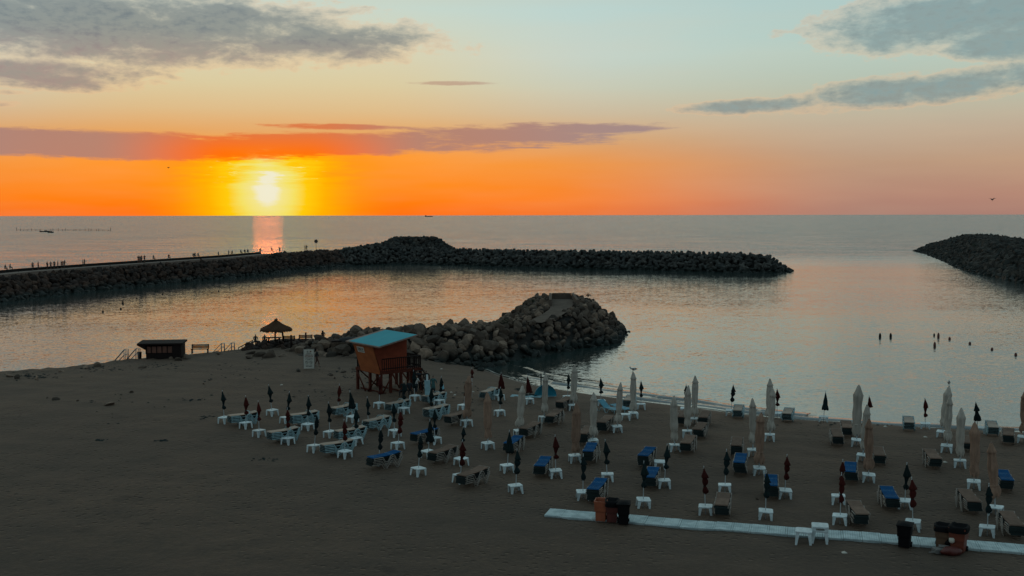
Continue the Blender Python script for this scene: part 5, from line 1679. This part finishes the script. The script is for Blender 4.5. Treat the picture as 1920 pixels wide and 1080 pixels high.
for k in range(70):
    d_ = Vector((random.gauss(0, 1), random.gauss(0, 1), random.uniform(-0.1, 1.2))).normalized()
    L_ = random.uniform(0.15, 0.42); s_ = d_.cross(Vector((0.2, 0.3, 1))).normalized() * 0.04
    c_ = Vector((0, 0, 2.5)); b_.add([c_ - s_, c_ + s_, c_ + d_ * L_], [(0, 1, 2)])
part('tuft', b_, M['thatch'], th)
for px, py, w_, lab in [(479, 641, 0.3, 'left one of the two people sitting beside the thatched shelter'), (496, 641.5, 0.3, 'right one of the two people sitting beside the thatched shelter')]:
    q = at(px, 648, 1.28)
    person(q + Vector((0, 0, 0.02)), R(0), 'seat', 'c_black', 'c_black', lab, 1.7, 'people sitting by the shelter')
q = at(606, 638, 1.7); person(q, R(10), 'seat', 'c_black', 'c_black', 'small seated figure beside the tallest post at the water', 1.5)
for k, (px, py, h_, lab) in enumerate([(546, 645, 0.95, 'first thin mooring post right of the thatched shelter'), (573.5, 641, 1.0, 'middle mooring post standing behind the dark bench'), (605, 640, 1.15, 'tallest mooring post, at the right end of the terrace')]):
    q = at(px, py, 1.6)
    b_ = MB(); b_.tube([(0, 0, -0.6), (0, 0, h_ * 0.6), (0, 0, h_)], [0.10, 0.085, 0.09], 8)
    o = obj('mooring_post', b_.mesh('mooring_post', M['dark_wood'])); o.location = q; tag(o, lab, 'post', 'mooring posts by the terrace')
# table with plants on it under the shelter, ramp rail on the left of the terrace
q = at(514, 644, 1.54); t = thing('picnic_table', 'dark picnic table in the shade of the thatched shelter', 'table', q)
b_ = MB(); b_.box((0, 0, 0.62), (1.5, 0.7, 0.06)); part('table_top', b_, M['dark_wood'], t)
for s in (-1, 1):
    b_ = MB(); b_.tube([(s * 0.55, -0.3, 0), (s * 0.55, 0.3, 0.6)], 0.05, 5); b_.tube([(s * 0.55, 0.3, 0), (s * 0.55, -0.3, 0.6)], 0.05, 5); part('trestle', b_, M['dark_wood'], t)
t = thing('ramp_railing', 'dark sloping railing climbing to the terrace left of the seated people', 'railing', (0, 0, 0))
pa = at(447, 652, 1.3); pb_ = at(474, 638, 1.9)
b_ = MB()
for z_ in (0.0, -0.28): b_.tube([pa + Vector((0, 0, z_)), pb_ + Vector((0, 0, z_))], 0.05, 5)
part('handrail', b_, M['dark_wood'], t)
for k in range(5):
    q = pa.lerp(pb_, k / 4); b_ = MB(); b_.tube([q, q - Vector((0, 0, 0.7))], 0.04, 5); part('post', b_, M['dark_wood'], t)
# covered boat hull shapes on the rocks right of the terrace
q = at(657, 641, 2.55)
t = thing('covered_boat', 'dark upturned boat under a tarpaulin on the rocks left of the tower roof', 'boat', q, R(12))
b_ = MB()
def hull(i, j):
    u_ = -1 + 2 * j / 12; a_ = math.pi * i / 10
    w_ = 0.62 * math.sqrt(max(0, 1 - u_ ** 2 * 0.97)) ; 
    return (u_ * 1.3, -w_ * math.cos(a_), 0.05 + 0.46 * math.sin(a_) * math.sqrt(max(0, 1 - u_ ** 2)) ** 0.7)
b_.grid(hull, 11, 13); part('hull', b_, M['tarp'], t)
b_ = MB(); b_.box((-1.1, 0, 0.12), (1.5, 0.9, 0.16)); part('cradle', b_, M['dark_wood'], t)
# flat boards lying on the terrace
q = at(590, 646, 1.7); b_ = MB(); b_.box((0, 0, 0.12), (2.0, 0.35, 0.12), 0.1); b_.tube([(-0.9, 0, 0.0), (0.9, 0, 0.5)], 0.06, 4)
o = obj('timber_pile', b_.mesh('timber_pile', M['concrete'])); o.location = q; tag(o, 'grey timbers lying across the right end of the stone terrace', 'timber')

# ------------------------------------------------------------------ boardwalk
def bw_pt(px, py): return at(px, py, gz(at(px, py, 1.1).x, at(px, py, 1.1).y) + 0.09)
TL, BL_ = bw_pt(1034, 951), bw_pt(1018, 966)
TR, BR = bw_pt(1920, 1021), bw_pt(1920, 1036.5)
# straight band: direction from the two centre points, constant width
c0 = (TL + BL_) / 2; c1 = (TR + BR) / 2
dB = (c1 - c0); dB.z = 0; LB = dB.length; dB.normalize(); nB = Vector((-dB.y, dB.x, 0))
wB = 0.5 * (abs((TR - BR).dot(nB)) + abs((bw_pt(1440, 985) - bw_pt(1440, 1000.3)).dot(nB)))
bwk = thing('boardwalk', 'pale weathered plank boardwalk laid across the dark sand in the foreground', 'boardwalk', (0, 0, 0))
n_p = 34; seg = (LB + 6) / n_p
for k in range(n_p):
    b_ = MB()
    s0 = k * seg; nb_ = 8
    zc = gz((c0 + dB * (s0 + seg / 2)).x, (c0 + dB * (s0 + seg / 2)).y) + 0.07 + random.uniform(-0.008, 0.008)
    for j in range(nb_):
        m_ = c0 + dB * (s0 + (j + 0.5) * seg / nb_)
        b_.box((m_.x, m_.y, zc + random.uniform(-0.003, 0.003)), (seg / nb_ - (0.025 if j == nb_ - 1 else 0.008), wB * random.uniform(0.985, 1.0), 0.05), math.atan2(dB.y, dB.x))
    for s in (-1, 1):
        m_ = c0 + dB * (s0 + seg / 2) + nB * (s * (wB / 2 - 0.08)); b_.box((m_.x, m_.y, zc - 0.07), (seg - 0.02, 0.07, 0.09), math.atan2(dB.y, dB.x))
    part('panel', b_, M['board'], bwk)

# ------------------------------------------------------------------ wheelie bins and litter
def wheelie(px, py, rz_, m, lab, h_=1.0, lid=None, top=True, k=1.0):
    p = ground(px, py)
    t = thing('wheelie_bin', lab, 'bin', p, rz_, 'wheelie bins by the boardwalk')
    b_ = MB()
    w0, d0, w1, d1 = 0.22, 0.25, 0.29, 0.35
    vs = []
    for (w_, d_, z_) in ((w0, d0, 0.06), (w0 + .01, d0 + .01, 0.5), (w1 - .03, d1 - .03, 0.52), (w1 - 0.02, d1 - 0.01, h_ - 0.08), (w1, d1, h_ - 0.08), (w1, d1, h_)):
        vs += [(-w_, -d_, z_), (w_, -d_, z_), (w_, d_, z_), (-w_, d_, z_)]
    for (w_, d_, z_) in ((w1 - .035, d1 - .035, h_), (w1 - .06, d1 - .06, h_ - 0.25)):
        vs += [(-w_, -d_, z_), (w_, -d_, z_), (w_, d_, z_), (-w_, d_, z_)]
    fs = [(3, 2, 1, 0), (28, 29, 30, 31)]
    for j in range(7):
        for i in range(4):
            a_ = j * 4 + i; c_ = j * 4 + (i + 1) % 4; fs.append((a_, c_, c_ + 4, a_ + 4))
    b_.add(vs, fs); part('body', b_, M[m], t)
    for s in (-1, 1):
        b_ = MB(); b_.tube([(s * 0.27, 0.22, 0.1), (s * 0.21, 0.22, 0.1)], 0.11, 14); part('wheel', b_, M['black'], t)
    b_ = MB(); b_.tube([(-0.2, d1 + 0.01, h_ - 0.04), (-0.2, d1 + 0.09, h_ - 0.02), (0.2, d1 + 0.09, h_ - 0.02), (0.2, d1 + 0.01, h_ - 0.04)], 0.018, 6); part('handle', b_, M[m], t)
    if lid == 'open':
        b_ = MB(); b_.box((0, d1 + 0.07, h_ - 0.38), (0.56, 0.03, 0.7)); part('lid', b_, M[m], t)
    elif lid == 'shut':
        b_ = MB()
        b_.grid(lambda i, j: (-0.31 + 0.62 * i / 6, -0.38 + 0.76 * j / 6, h_ + 0.01 + 0.09 * math.sin(math.pi * i / 6) ** 0.5 * math.sin(math.pi * j / 6) ** .5), 7, 7)
        b_.box((0, 0, h_ + 0.01), (0.63, 0.77, 0.03)); part('lid', b_, M[m], t)
    elif lid == 'bag':
        b_ = MB()
        n = 20
        g = random.Random(int(px)); prof_ = [(1.13, -0.20), (1.16, -0.05), (1.12, 0.03), (0.95, 0.06), (0.8, -0.02), (0.5, -0.10), (0.05, -0.13)]
        jit = [[g.uniform(0.94, 1.07) for _ in range(n)] for _ in prof_]
        def bagf(i, j):
            a_ = 2 * math.pi * i / n; r_, z_ = prof_[j]
            sx = (abs(math.cos(a_)) ** 0.5) * (1 if math.cos(a_) > 0 else -1); sy = (abs(math.sin(a_)) ** 0.5) * (1 if math.sin(a_) > 0 else -1)
            return (w1 * r_ * sx * jit[j][i], d1 * r_ * sy * jit[j][i], h_ + z_ + 0.03 * (jit[j][i] - 1) * 10)
        b_.grid(bagf, n, len(prof_), wrap=True); part('bin_bag', b_, M['black'], t)
    return t
wheelie(1127, 977, R(-12), 'orangebin', 'orange open wheelie bin, leftmost of the three on the boardwalk', 0.98)
wheelie(1147.5, 979, R(-8), 'redbin', 'dark red wheelie bin lined with a black bag, middle of three', 0.98, 'bag')
wheelie(1169, 983, R(-6), 'black', 'black lidded wheelie bin, right one of the three on the boardwalk', 0.98, 'shut')
wheelie(1696, 1026, R(-28), 'black', 'black lidded wheelie bin alone on the boardwalk left of the bagged bins', 0.98, 'shut')
wheelie(1766, 1027, R(-25), 'brownbin', 'tan wheelie bin topped with a black bag, behind the large red bin', 0.95, 'bag')
p = ground(1796, 1036)
wheelie(1797, 1034, R(-35), 'orangedk', 'rust red wheelie bin with a black bag rim at the right', 1.05, 'bag').scale = (1.15, 1.1, 1.0)
p = ground(1783, 1041)
b_ = MB()
def blobf(i, j):
    a_ = 2 * math.pi * i / 16; u_ = math.pi * j / 7
    r_ = math.sin(u_) * (1 + 0.18 * math.sin(3 * a_ + j) + 0.1 * math.sin(7 * a_))
    return (0.42 * r_ * math.cos(a_), 0.26 * r_ * math.sin(a_), 0.17 + 0.19 * math.cos(u_))
b_.grid(blobf, 16, 8, wrap=True); o = obj('rubbish_bag', b_.mesh('rubbish_bag', M['redbin'])); o.location = p; tag(o, 'slumped dark red rubbish bag at the foot of the rust red bin', 'rubbish bag')
o2 = o.copy(); o2.data = b_.mesh('rubbish_bag', M['black']); col.objects.link(o2); o2.location = ground(1787, 1033) + Vector((0, 0, 0.2)); o2.scale = (0.8, 0.8, 0.9); tag(o2, 'black rubbish bag leaning against the front of the rust red bin', 'rubbish bag')
b_ = MB(); b_.tube([(0, 0, 0.42), (0, 0, 0.48), (0, 0, 0.60), (0, 0, 0.64)], [0.06, 0.115, 0.115, 0.07], 12); o = obj('white_tub', b_.mesh('white_tub', M['signw'])); o.location = ground(1784, 1037); tag(o, 'round pale plastic tub lying on the black rubbish bag', 'tub')
b_ = MB(); b_.box((0, 0, 0.12), (0.55, 0.35, 0.18), 0.2); b_.tube([(-0.5, -0.15, 0.08), (0.45, -0.2, 0.12)], 0.03, 5); b_.tube([(-0.3, -0.22, 0.16), (0.55, -0.05, 0.2)], 0.025, 5); b_.box((0.2, 0.1, 0.25), (0.4, 0.3, 0.04), -0.4)
o = obj('scrap_heap', b_.mesh('scrap_heap', M['concrete'])); o.location = ground(1762, 1037); tag(o, 'small heap of broken grey pipes and boards beside the tan bin', 'scrap')

# two spare tables on the boardwalk, the right one a pair stacked
for i, (px, py, k, lab) in enumerate([(1507, 1018, 0, 'white plastic table on the near edge of the boardwalk, left of the stacked pair'), (1537, 1016, 0, 'lower one of the two stacked white tables on the boardwalk'), (1537, 1016, 1, 'upper one of the two stacked white tables on the boardwalk')]):
    p = ground(px, py)
    o = copy_tree(t0, km)
    o.location = (p.x, p.y, p.z + 0.0 + k * 0.17 + (0.0)); o.rotation_euler = (0, 0, R(-18 + i * 2)); o.scale = (1.08, 1.08, 1.32)
    tag(o, lab, 'table', 'spare white tables on the boardwalk')

# ------------------------------------------------------------------ pop-up tent, cloth, post
p = ground(1023, 745)
t = thing('beach_tent', 'small turquoise pop-up beach shell behind a cream parasol', 'beach tent', p, R(20))
def shell(i, j):
    a_ = math.pi * (0.02 + 0.96 * i / 18); u_ = math.pi * 0.5 * (j / 8)
    return (0.95 * math.cos(a_) * (1 - 0.15 * j / 8), 0.75 * math.sin(u_) * math.sin(a_) + 0.05, 0.98 * math.sin(a_) * math.cos(u_) )
b_ = MB(); b_.grid(shell, 19, 9); part('shell', b_, M['tent'], t)
b_ = MB(); b_.add([(-0.93, 0.02, 0.02), (0.93, 0.02, 0.02), (0.8, 0.8, 0.02), (-0.8, 0.8, 0.02)], [(0, 1, 2, 3)]); part('groundsheet', b_, M['tent2'], t)
b_ = MB(); b_.grid(lambda i, j: (-1.2 + 2.4 * i / 12, -0.5 + 1.0 * j / 6, 0.04 + 0.05 * math.sin(i * 1.7 + j) * math.sin(j * 1.1)), 13, 7)
o = obj('beach_blanket', b_.mesh('beach_blanket', M['tent2'])); o.location = ground(987, 743.5); o.rotation_euler = (0, 0, R(-10)); tag(o, 'pale blue blanket spread on the sand left of the pop-up tent', 'blanket')
b_ = MB(); b_.grid(lambda i, j: (-0.6 + 1.2 * i / 10, -0.3 + 0.6 * j / 6, 0.10 + 0.12 * abs(math.sin(i * 0.9 + j * .7)) * math.sin(math.pi * i / 10) * math.sin(math.pi * j / 6)), 11, 7)
o = obj('dark_bag', b_.mesh('dark_bag', M['darkcloth'])); o.location = ground(992, 742.5); tag(o, 'dark bag lying on the pale blue blanket', 'bag')
p = ground(1014.5, 741); T = at_depth(1014.5, 700, p.y)
t = thing('beach_umbrella', 'very thin wrapped dark umbrella standing behind the pop-up tent', 'umbrella', p, 0, 'small closed umbrellas on the beach')
po = obj('pole', POLE, t); po.scale = (1, 1, T.z - p.z)
b_ = MB(); b_.tube([(0, 0, T.z - p.z - 1.35), (0, 0, T.z - p.z - 1.25), (0, 0, T.z - p.z - 0.1), (0, 0, T.z - p.z)], [0.09, 0.06, 0.05, 0.03], 8); part('canopy', b_, M['green_um'], t)

# ------------------------------------------------------------------ gulls
def gull(loc, rz_, label, m1='feather', s=1.0, wings=False):
    t = thing('gull', label, 'gull', loc, rz_)
    b_ = MB()
    def body(i, j):
        u_ = j / 8; a_ = 2 * math.pi * i / 10
        r_ = [0.01, 0.045, 0.07, 0.085, 0.085, 0.07, 0.05, 0.028, 0.008][j]
        return (-0.24 + 0.42 * u_, r_ * 0.8 * math.cos(a_), 0.17 + 0.02 * u_ + (0.04 if u_ > 0.8 else 0) + r_ * math.sin(a_))
    b_.grid(body, 10, 9, wrap=True)
    b_.tube([(0.12, 0, 0.20), (0.17, 0, 0.26), (0.19, 0, 0.31)], [0.05, 0.04, 0.035], 8)
    b_.tube([(0.17, 0, 0.31), (0.20, 0, 0.32), (0.235, 0, 0.31)], [0.035, 0.042, 0.02], 8)
    part('body', b_, M[m1], t)
    b_ = MB(); b_.tube([(0.235, 0, 0.31), (0.29, 0, 0.295)], [0.014, 0.006], 6); part('beak', b_, M['rust'], t)
    for s_ in (-1, 1):
        b_ = MB()
        if wings: b_.add([(0.08, s_ * 0.04, 0.22), (-0.08, s_ * 0.04, 0.21), (-0.10, s_ * 0.35, 0.30), (0.04, s_ * 0.36, 0.31), (-0.12, s_ * 0.65, 0.24)], [(0, 1, 2, 3), (3, 2, 4)])
        else: b_.add([(0.10, s_ * 0.07, 0.24), (0.02, s_ * 0.082, 0.15), (-0.30, s_ * 0.03, 0.17), (-0.15, s_ * 0.055, 0.25)], [(0, 1, 2, 3)])
        part('wing', b_, M['featherd'], t)
        b_ = MB(); b_.tube([(0.0, s_ * 0.03, 0.11), (0.01, s_ * 0.03, 0.0), (0.05, s_ * 0.035, 0.0)], 0.009, 5); part('leg', b_, M['rust'], t)
    t.scale = (s, s, s)
    return t
T, ln_ = ptops[8]; gull((T.x, T.y, T.z + 0.02), R(195), 'grey-backed gull standing on the cream parasol nearest the middle of the shore', s=1.1)
T, ln_ = ptops[19]; gull((T.x, T.y, T.z + 0.02), R(250), 'white-headed gull perched on the right-hand pair of cream parasols', s=1.1)
gull(ground(50, 694) + Vector((0.7, 0, 0.15)), R(170), 'dark gull spreading its wings at the edge of the beach, far left', 'featherd', 1.5, True)
gull(at_depth(1861, 377, 140), R(20), 'tiny gull flying above the horizon at the far right', 'featherd', 1.2, True)
gull(at_depth(316, 316, 220), R(0), 'tiny gull flying left of the sun under the cloud band', 'featherd', 1.0, True)

# ------------------------------------------------------------------ buoys, swimmers, boats, net stakes, ship
def buoy(px, py, lab, m='buoy', r_=0.32, tall=False):
    q = at(px, py, 0)
    b_ = MB()
    if tall: b_.tube([(0, 0, -0.2), (0, 0, 0.1), (0, 0, 0.35), (0, 0, 0.5)], [r_ * .8, r_, r_ * .8, r_ * .25], 10)
    else: b_.tube([(0, 0, -0.2), (0, 0, 0.0), (0, 0, 0.16), (0, 0, 0.28)], [r_ * .6, r_, r_ * .85, r_ * .25], 10)
    o = obj('buoy', b_.mesh('buoy', M[m])); o.location = q; tag(o, lab, 'buoy', 'small buoys floating in the bay')
for px, py, lab, m, tl in [(1650, 632, 'tall black float, leftmost on the right side of the bay', 'black', True), (1670, 632, 'tall black float, second from the left on the right side', 'black', True),
 (1752.5, 649, 'largest dark red float, nearest the beach', 'buoy', True), (1759.5, 631.5, 'dark red float just above and right of the largest one', 'buoy', True), (1751.5, 629, 'tiny black float beside the dark red one', 'black', False),
 (1780.5, 636, 'red float, first of the slanting row of four', 'buoy', False), (1818.5, 645, 'red float, second of the slanting row of four', 'buoy', False), (1860, 656, 'red float, third of the slanting row of four', 'buoy', False), (1904.5, 666, 'red float, last of the slanting row, farthest right', 'buoy', False),
 (193, 585, 'dark float nearest the beach in the left lagoon', 'black', False), (226.7, 580, 'dark float second from the left in the lagoon', 'black', False), (230.5, 569, 'upright dark float above its neighbour in the left lagoon', 'black', True), (256.5, 560, 'small dark float in the middle of the left lagoon', 'black', False),
 (305, 552, 'dark float close to the long breakwater', 'black', False), (410, 546.5, 'small dark float, rightmost in the left lagoon', 'black', False)]:
    buoy(px, py, lab, m, 0.11 if px in (1751.5, 410, 256.5) else 0.15, tl)
def rowboat(px, py, L_, lab):
    q = at(px, py, 0)
    t = thing('fishing_boat', lab, 'boat', q, R(10))
    b_ = MB()
    b_.grid(lambda i, j: ((-1 + 2 * j / 10) * L_ / 2, (0.22 * L_ * math.sqrt(max(0.02, 1 - (-1 + 2 * j / 10) ** 2))) * (-1 + 2 * i / 6), -0.3 + (1.0 + 0.5 * (-1 + 2 * j / 10) ** 2) * abs(-1 + 2 * i / 6) ** 1.5), 7, 11)
    part('hull', b_, M['boat'], t)
    b_ = MB(); b_.box((0.1 * L_, 0, 0.9), (L_ * 0.25, L_ * 0.22, 1.1)); part('cabin', b_, M['boat'], t)
rowboat(84, 435, 9, 'larger dark fishing boat beside the line of net stakes'); rowboat(95, 436.5, 5, 'smaller dark boat right of the fishing boat at the nets')
sa = at(32, 432.5, 0); sb2 = at(208, 433, 0)
g4 = random.Random(3)
for k in range(26):
    u_ = k / 25 + g4.uniform(-0.012, 0.012)
    q = sa.lerp(sb2, u_)
    if 0.27 < u_ < 0.36: continue
    h_ = g4.uniform(1.0, 2.6) if k not in (0, 25) else 3.4
    b_ = MB(); b_.tube([(0, 0, -1), (g4.uniform(-.3, .3), 0, h_)], 0.2, 5)
    o = obj('net_stake', b_.mesh('net_stake', M['dark_wood'])); o.location = (q.x, q.y, 0)
    tag(o, f'{ordn(k)} thin stake from the left in the far fishing net line', 'stake', 'stakes of the fishing net line')
b_ = MB(); b_.tube([(sa.x, sa.y, 0.8), (sb2.x, sb2.y, 0.8)], 0.12, 4); o = obj('net_rope', b_.mesh('net_rope', M['dark_wood'])); tag(o, 'rope strung between the stakes of the far fishing net', 'rope')
q = at(804, 403.9 + 0.9, 0); q = Vector((q.x, q.y, 0)) * (9000 / q.y)
t = thing('cargo_ship', 'tiny cargo ship on the horizon right of the sun', 'ship', q)
b_ = MB(); b_.box((0, 0, 3), (66, 12, 7)); part('hull', b_, M['boat'], t); b_ = MB(); b_.box((-25, 0, 10), (8, 9, 9)); part('bridge', b_, M['boat'], t); b_ = MB(); b_.box((12, 0, 10), (1.5, 1.5, 8)); part('mast', b_, M['boat'], t)

# ------------------------------------------------------------------ scrub on the groyne, stones, weed and litter on the sand
def shrub(loc, lab, w_, h_, n):
    t = thing('shrub', lab, 'shrub', loc)
    b_ = MB()
    for k in range(5): b_.tube([(0, 0, -0.1), (random.uniform(-w_, w_) * .5, random.uniform(-.2, .2), h_ * .6)], 0.02, 4)
    part('stems', b_, M['dark_wood'], t)
    b_ = MB()
    for k in range(n):
        c_ = Vector((random.gauss(0, w_ * .45), random.gauss(0, w_ * .35), abs(random.gauss(h_ * .45, h_ * .28))))
        d_ = Vector((random.gauss(0, 1), random.gauss(0, 1), random.gauss(0.4, 1))).normalized() * 0.11; s_ = d_.cross(Vector((random.random(), .3, .7))).normalized() * 0.04
        b_.add([c_ - s_, c_ + s_, c_ + d_], [(0, 1, 2)])
    part('foliage', b_, M['leaf'], t)
shrub(at(947, 609, 3.2), 'dry scrubby bush at the neck of the near groyne', 0.55, 0.65, 260)
shrub(at(999, 566, 4.2), 'small bush on the back left edge of the groyne head', 0.35, 0.4, 120)
shrub(at(1103, 556, 4.4), 'low bush at the top right of the groyne head', 0.45, 0.4, 150)
shrub(at(1916, 466, 6.2), 'dark bush on the far right jetty beside the two people', 1.1, 1.3, 300)
shrub(at(1826, 462, 6.2), 'dark bush on the crest of the right jetty', 1.0, 0.9, 300)
stones = [(204, 759, .35, 'largest dark stone lying alone on the left of the beach'), (247, 736, .28, 'flat dark stone above the largest one on the left'), (105, 750, .24, 'dark stone left of the largest one'), (88, 747, .15, 'small dark stone near the left edge of the beach'),
 (182, 664 + 23, .45, 'pale rock at the beach edge left of the stair rails'), (145, 752, .14, 'little dark stone between two larger ones on the left'), (279, 707, .16, 'small stone below the kiosk'), (393, 713, .14, 'small dark stone in the sand below the bench'),
 (382, 720, .15, 'brownish stone below the bench'), (560, 696, .3, 'dark flat debris left of the notice board'), (665, 694, .3, 'dark clump just left of the lifeguard tower'), (622, 705, .2, 'dark flat stone between notice board and tower'), (627, 710, .18, 'second flat stone between notice board and tower'),
 (643, 698, .22, 'dark clump right of the notice board'), (506, 670, .75, 'large pale boulder against the stone terrace'), (486, 668, .5, 'medium boulder left of the large pale one'), (470, 664, .5, 'dark boulder at the left end of the terrace'), (467, 672, .4, 'low boulder in front of the terrace'), (530, 668, .45, 'dark boulder right of the large pale one'),
 (20, 706, .4, 'dark rock at the far left beach edge'), (33, 710, .35, 'second dark rock at the far left beach edge'), (115, 697, .35, 'rock on the beach edge right of the gull'), (160, 690, .4, 'rock lying halfway between gull and stair rails'), (265, 690, .35, 'rock in the sand below the small bin'),
 (320, 674, .4, 'rock at the foot of the kiosk'), (352, 672, .5, 'rock right of the kiosk corner'), (335, 676, .35, 'small rock in front of the kiosk'), (410, 664, .35, 'rock below the right stair rails'), (68, 712, .3, 'dark rock right of the two at the far left'), (900, 695, .45, 'rock where the shoreline meets the groyne'), (893, 692, .35, 'small rock where the shoreline meets the groyne'), (1420, 996 - 59, .10, 'small dark stone in the sand above the boardwalk')]
for px, py, s, lab in stones:
    p = ground(px, py)
    o = obj('stone', rock_me[random.randrange(len(rock_me))]); o.location = (p.x, p.y, p.z + s * 0.1)
    o.rotation_euler = (random.uniform(0, 6), random.uniform(0, .5), random.uniform(0, 6)); o.scale = (s * 1.2, s, s * 0.6)
    tag(o, lab, 'stone')
wd = MB()
for (px, py, n, sp_x, sp_y) in [(70, 705, 60, 60, 8), (185, 692, 40, 50, 6), (300, 686, 26, 40, 6), (190, 826, 12, 14, 2), (305, 826, 12, 10, 2), (365, 750, 14, 22, 2), (390, 783, 14, 22, 3), (500, 862, 14, 20, 4), (650, 700, 30, 40, 14), (440, 690, 26, 60, 20),
                                 (880, 740, 22, 30, 25), (1640, 796, 30, 200, 3), (240, 760, 18, 160, 30), (970, 730, 16, 6, 2), (600, 735, 14, 80, 12)]:
    for k in range(n):
        p = ground(px + random.gauss(0, sp_x * .5), min(1000, py + random.gauss(0, sp_y * .5)))
        if p.z < 0.12: continue
        r_ = random.uniform(0.05, 0.16); a_ = random.uniform(0, 6.28)
        pts = [(p.x + r_ * math.cos(a_ + q * 1.256) * random.uniform(.5, 1.6), p.y + r_ * math.sin(a_ + q * 1.256) * random.uniform(.5, 1.2), p.z + random.uniform(0.0, 0.02)) for q in range(5)]
        wd.add(pts + [(p.x, p.y, p.z + 0.06)], [(q, (q + 1) % 5, 5) for q in range(5)])
o = obj('dried_seaweed', wd.mesh('dried_seaweed', M['darkcloth'])); tag(o, 'scattered dark dried seaweed and bits of debris on the sand', 'seaweed', kind='stuff')
for px, py, lab in [(846, 736, 'white scrap of litter right of the child in light blue'), (853, 741, 'second white scrap right of the child, nearer the beds'), (887, 735, 'crumpled white paper beside the first tan parasol'), (828, 692, 'tiny white scrap near the foot of the groyne'),
                    (1735, 820, 'crumpled white paper on the open sand near the waterline'), (1772, 867, 'flat white card between tan stack and parasols'), (528, 722, 'tiny white scrap above the left umbrellas'), (1583, 1037, 'small white scrap in front of the boardwalk'), (1660, 800, 'white scrap at the waterline behind the parasols')]:
    p = ground(px, py)
    b_ = MB(); b_.add([(-.12, -.07, 0), (.12, -.09, .02), (.10, .08, .01), (-.10, .07, .03), (0, 0, .09)], [(0, 1, 4), (1, 2, 4), (2, 3, 4), (3, 0, 4)])
    o = obj('litter', b_.mesh('litter', M['signw'])); o.location = p; tag(o, lab, 'litter', 'scraps of litter on the sand')
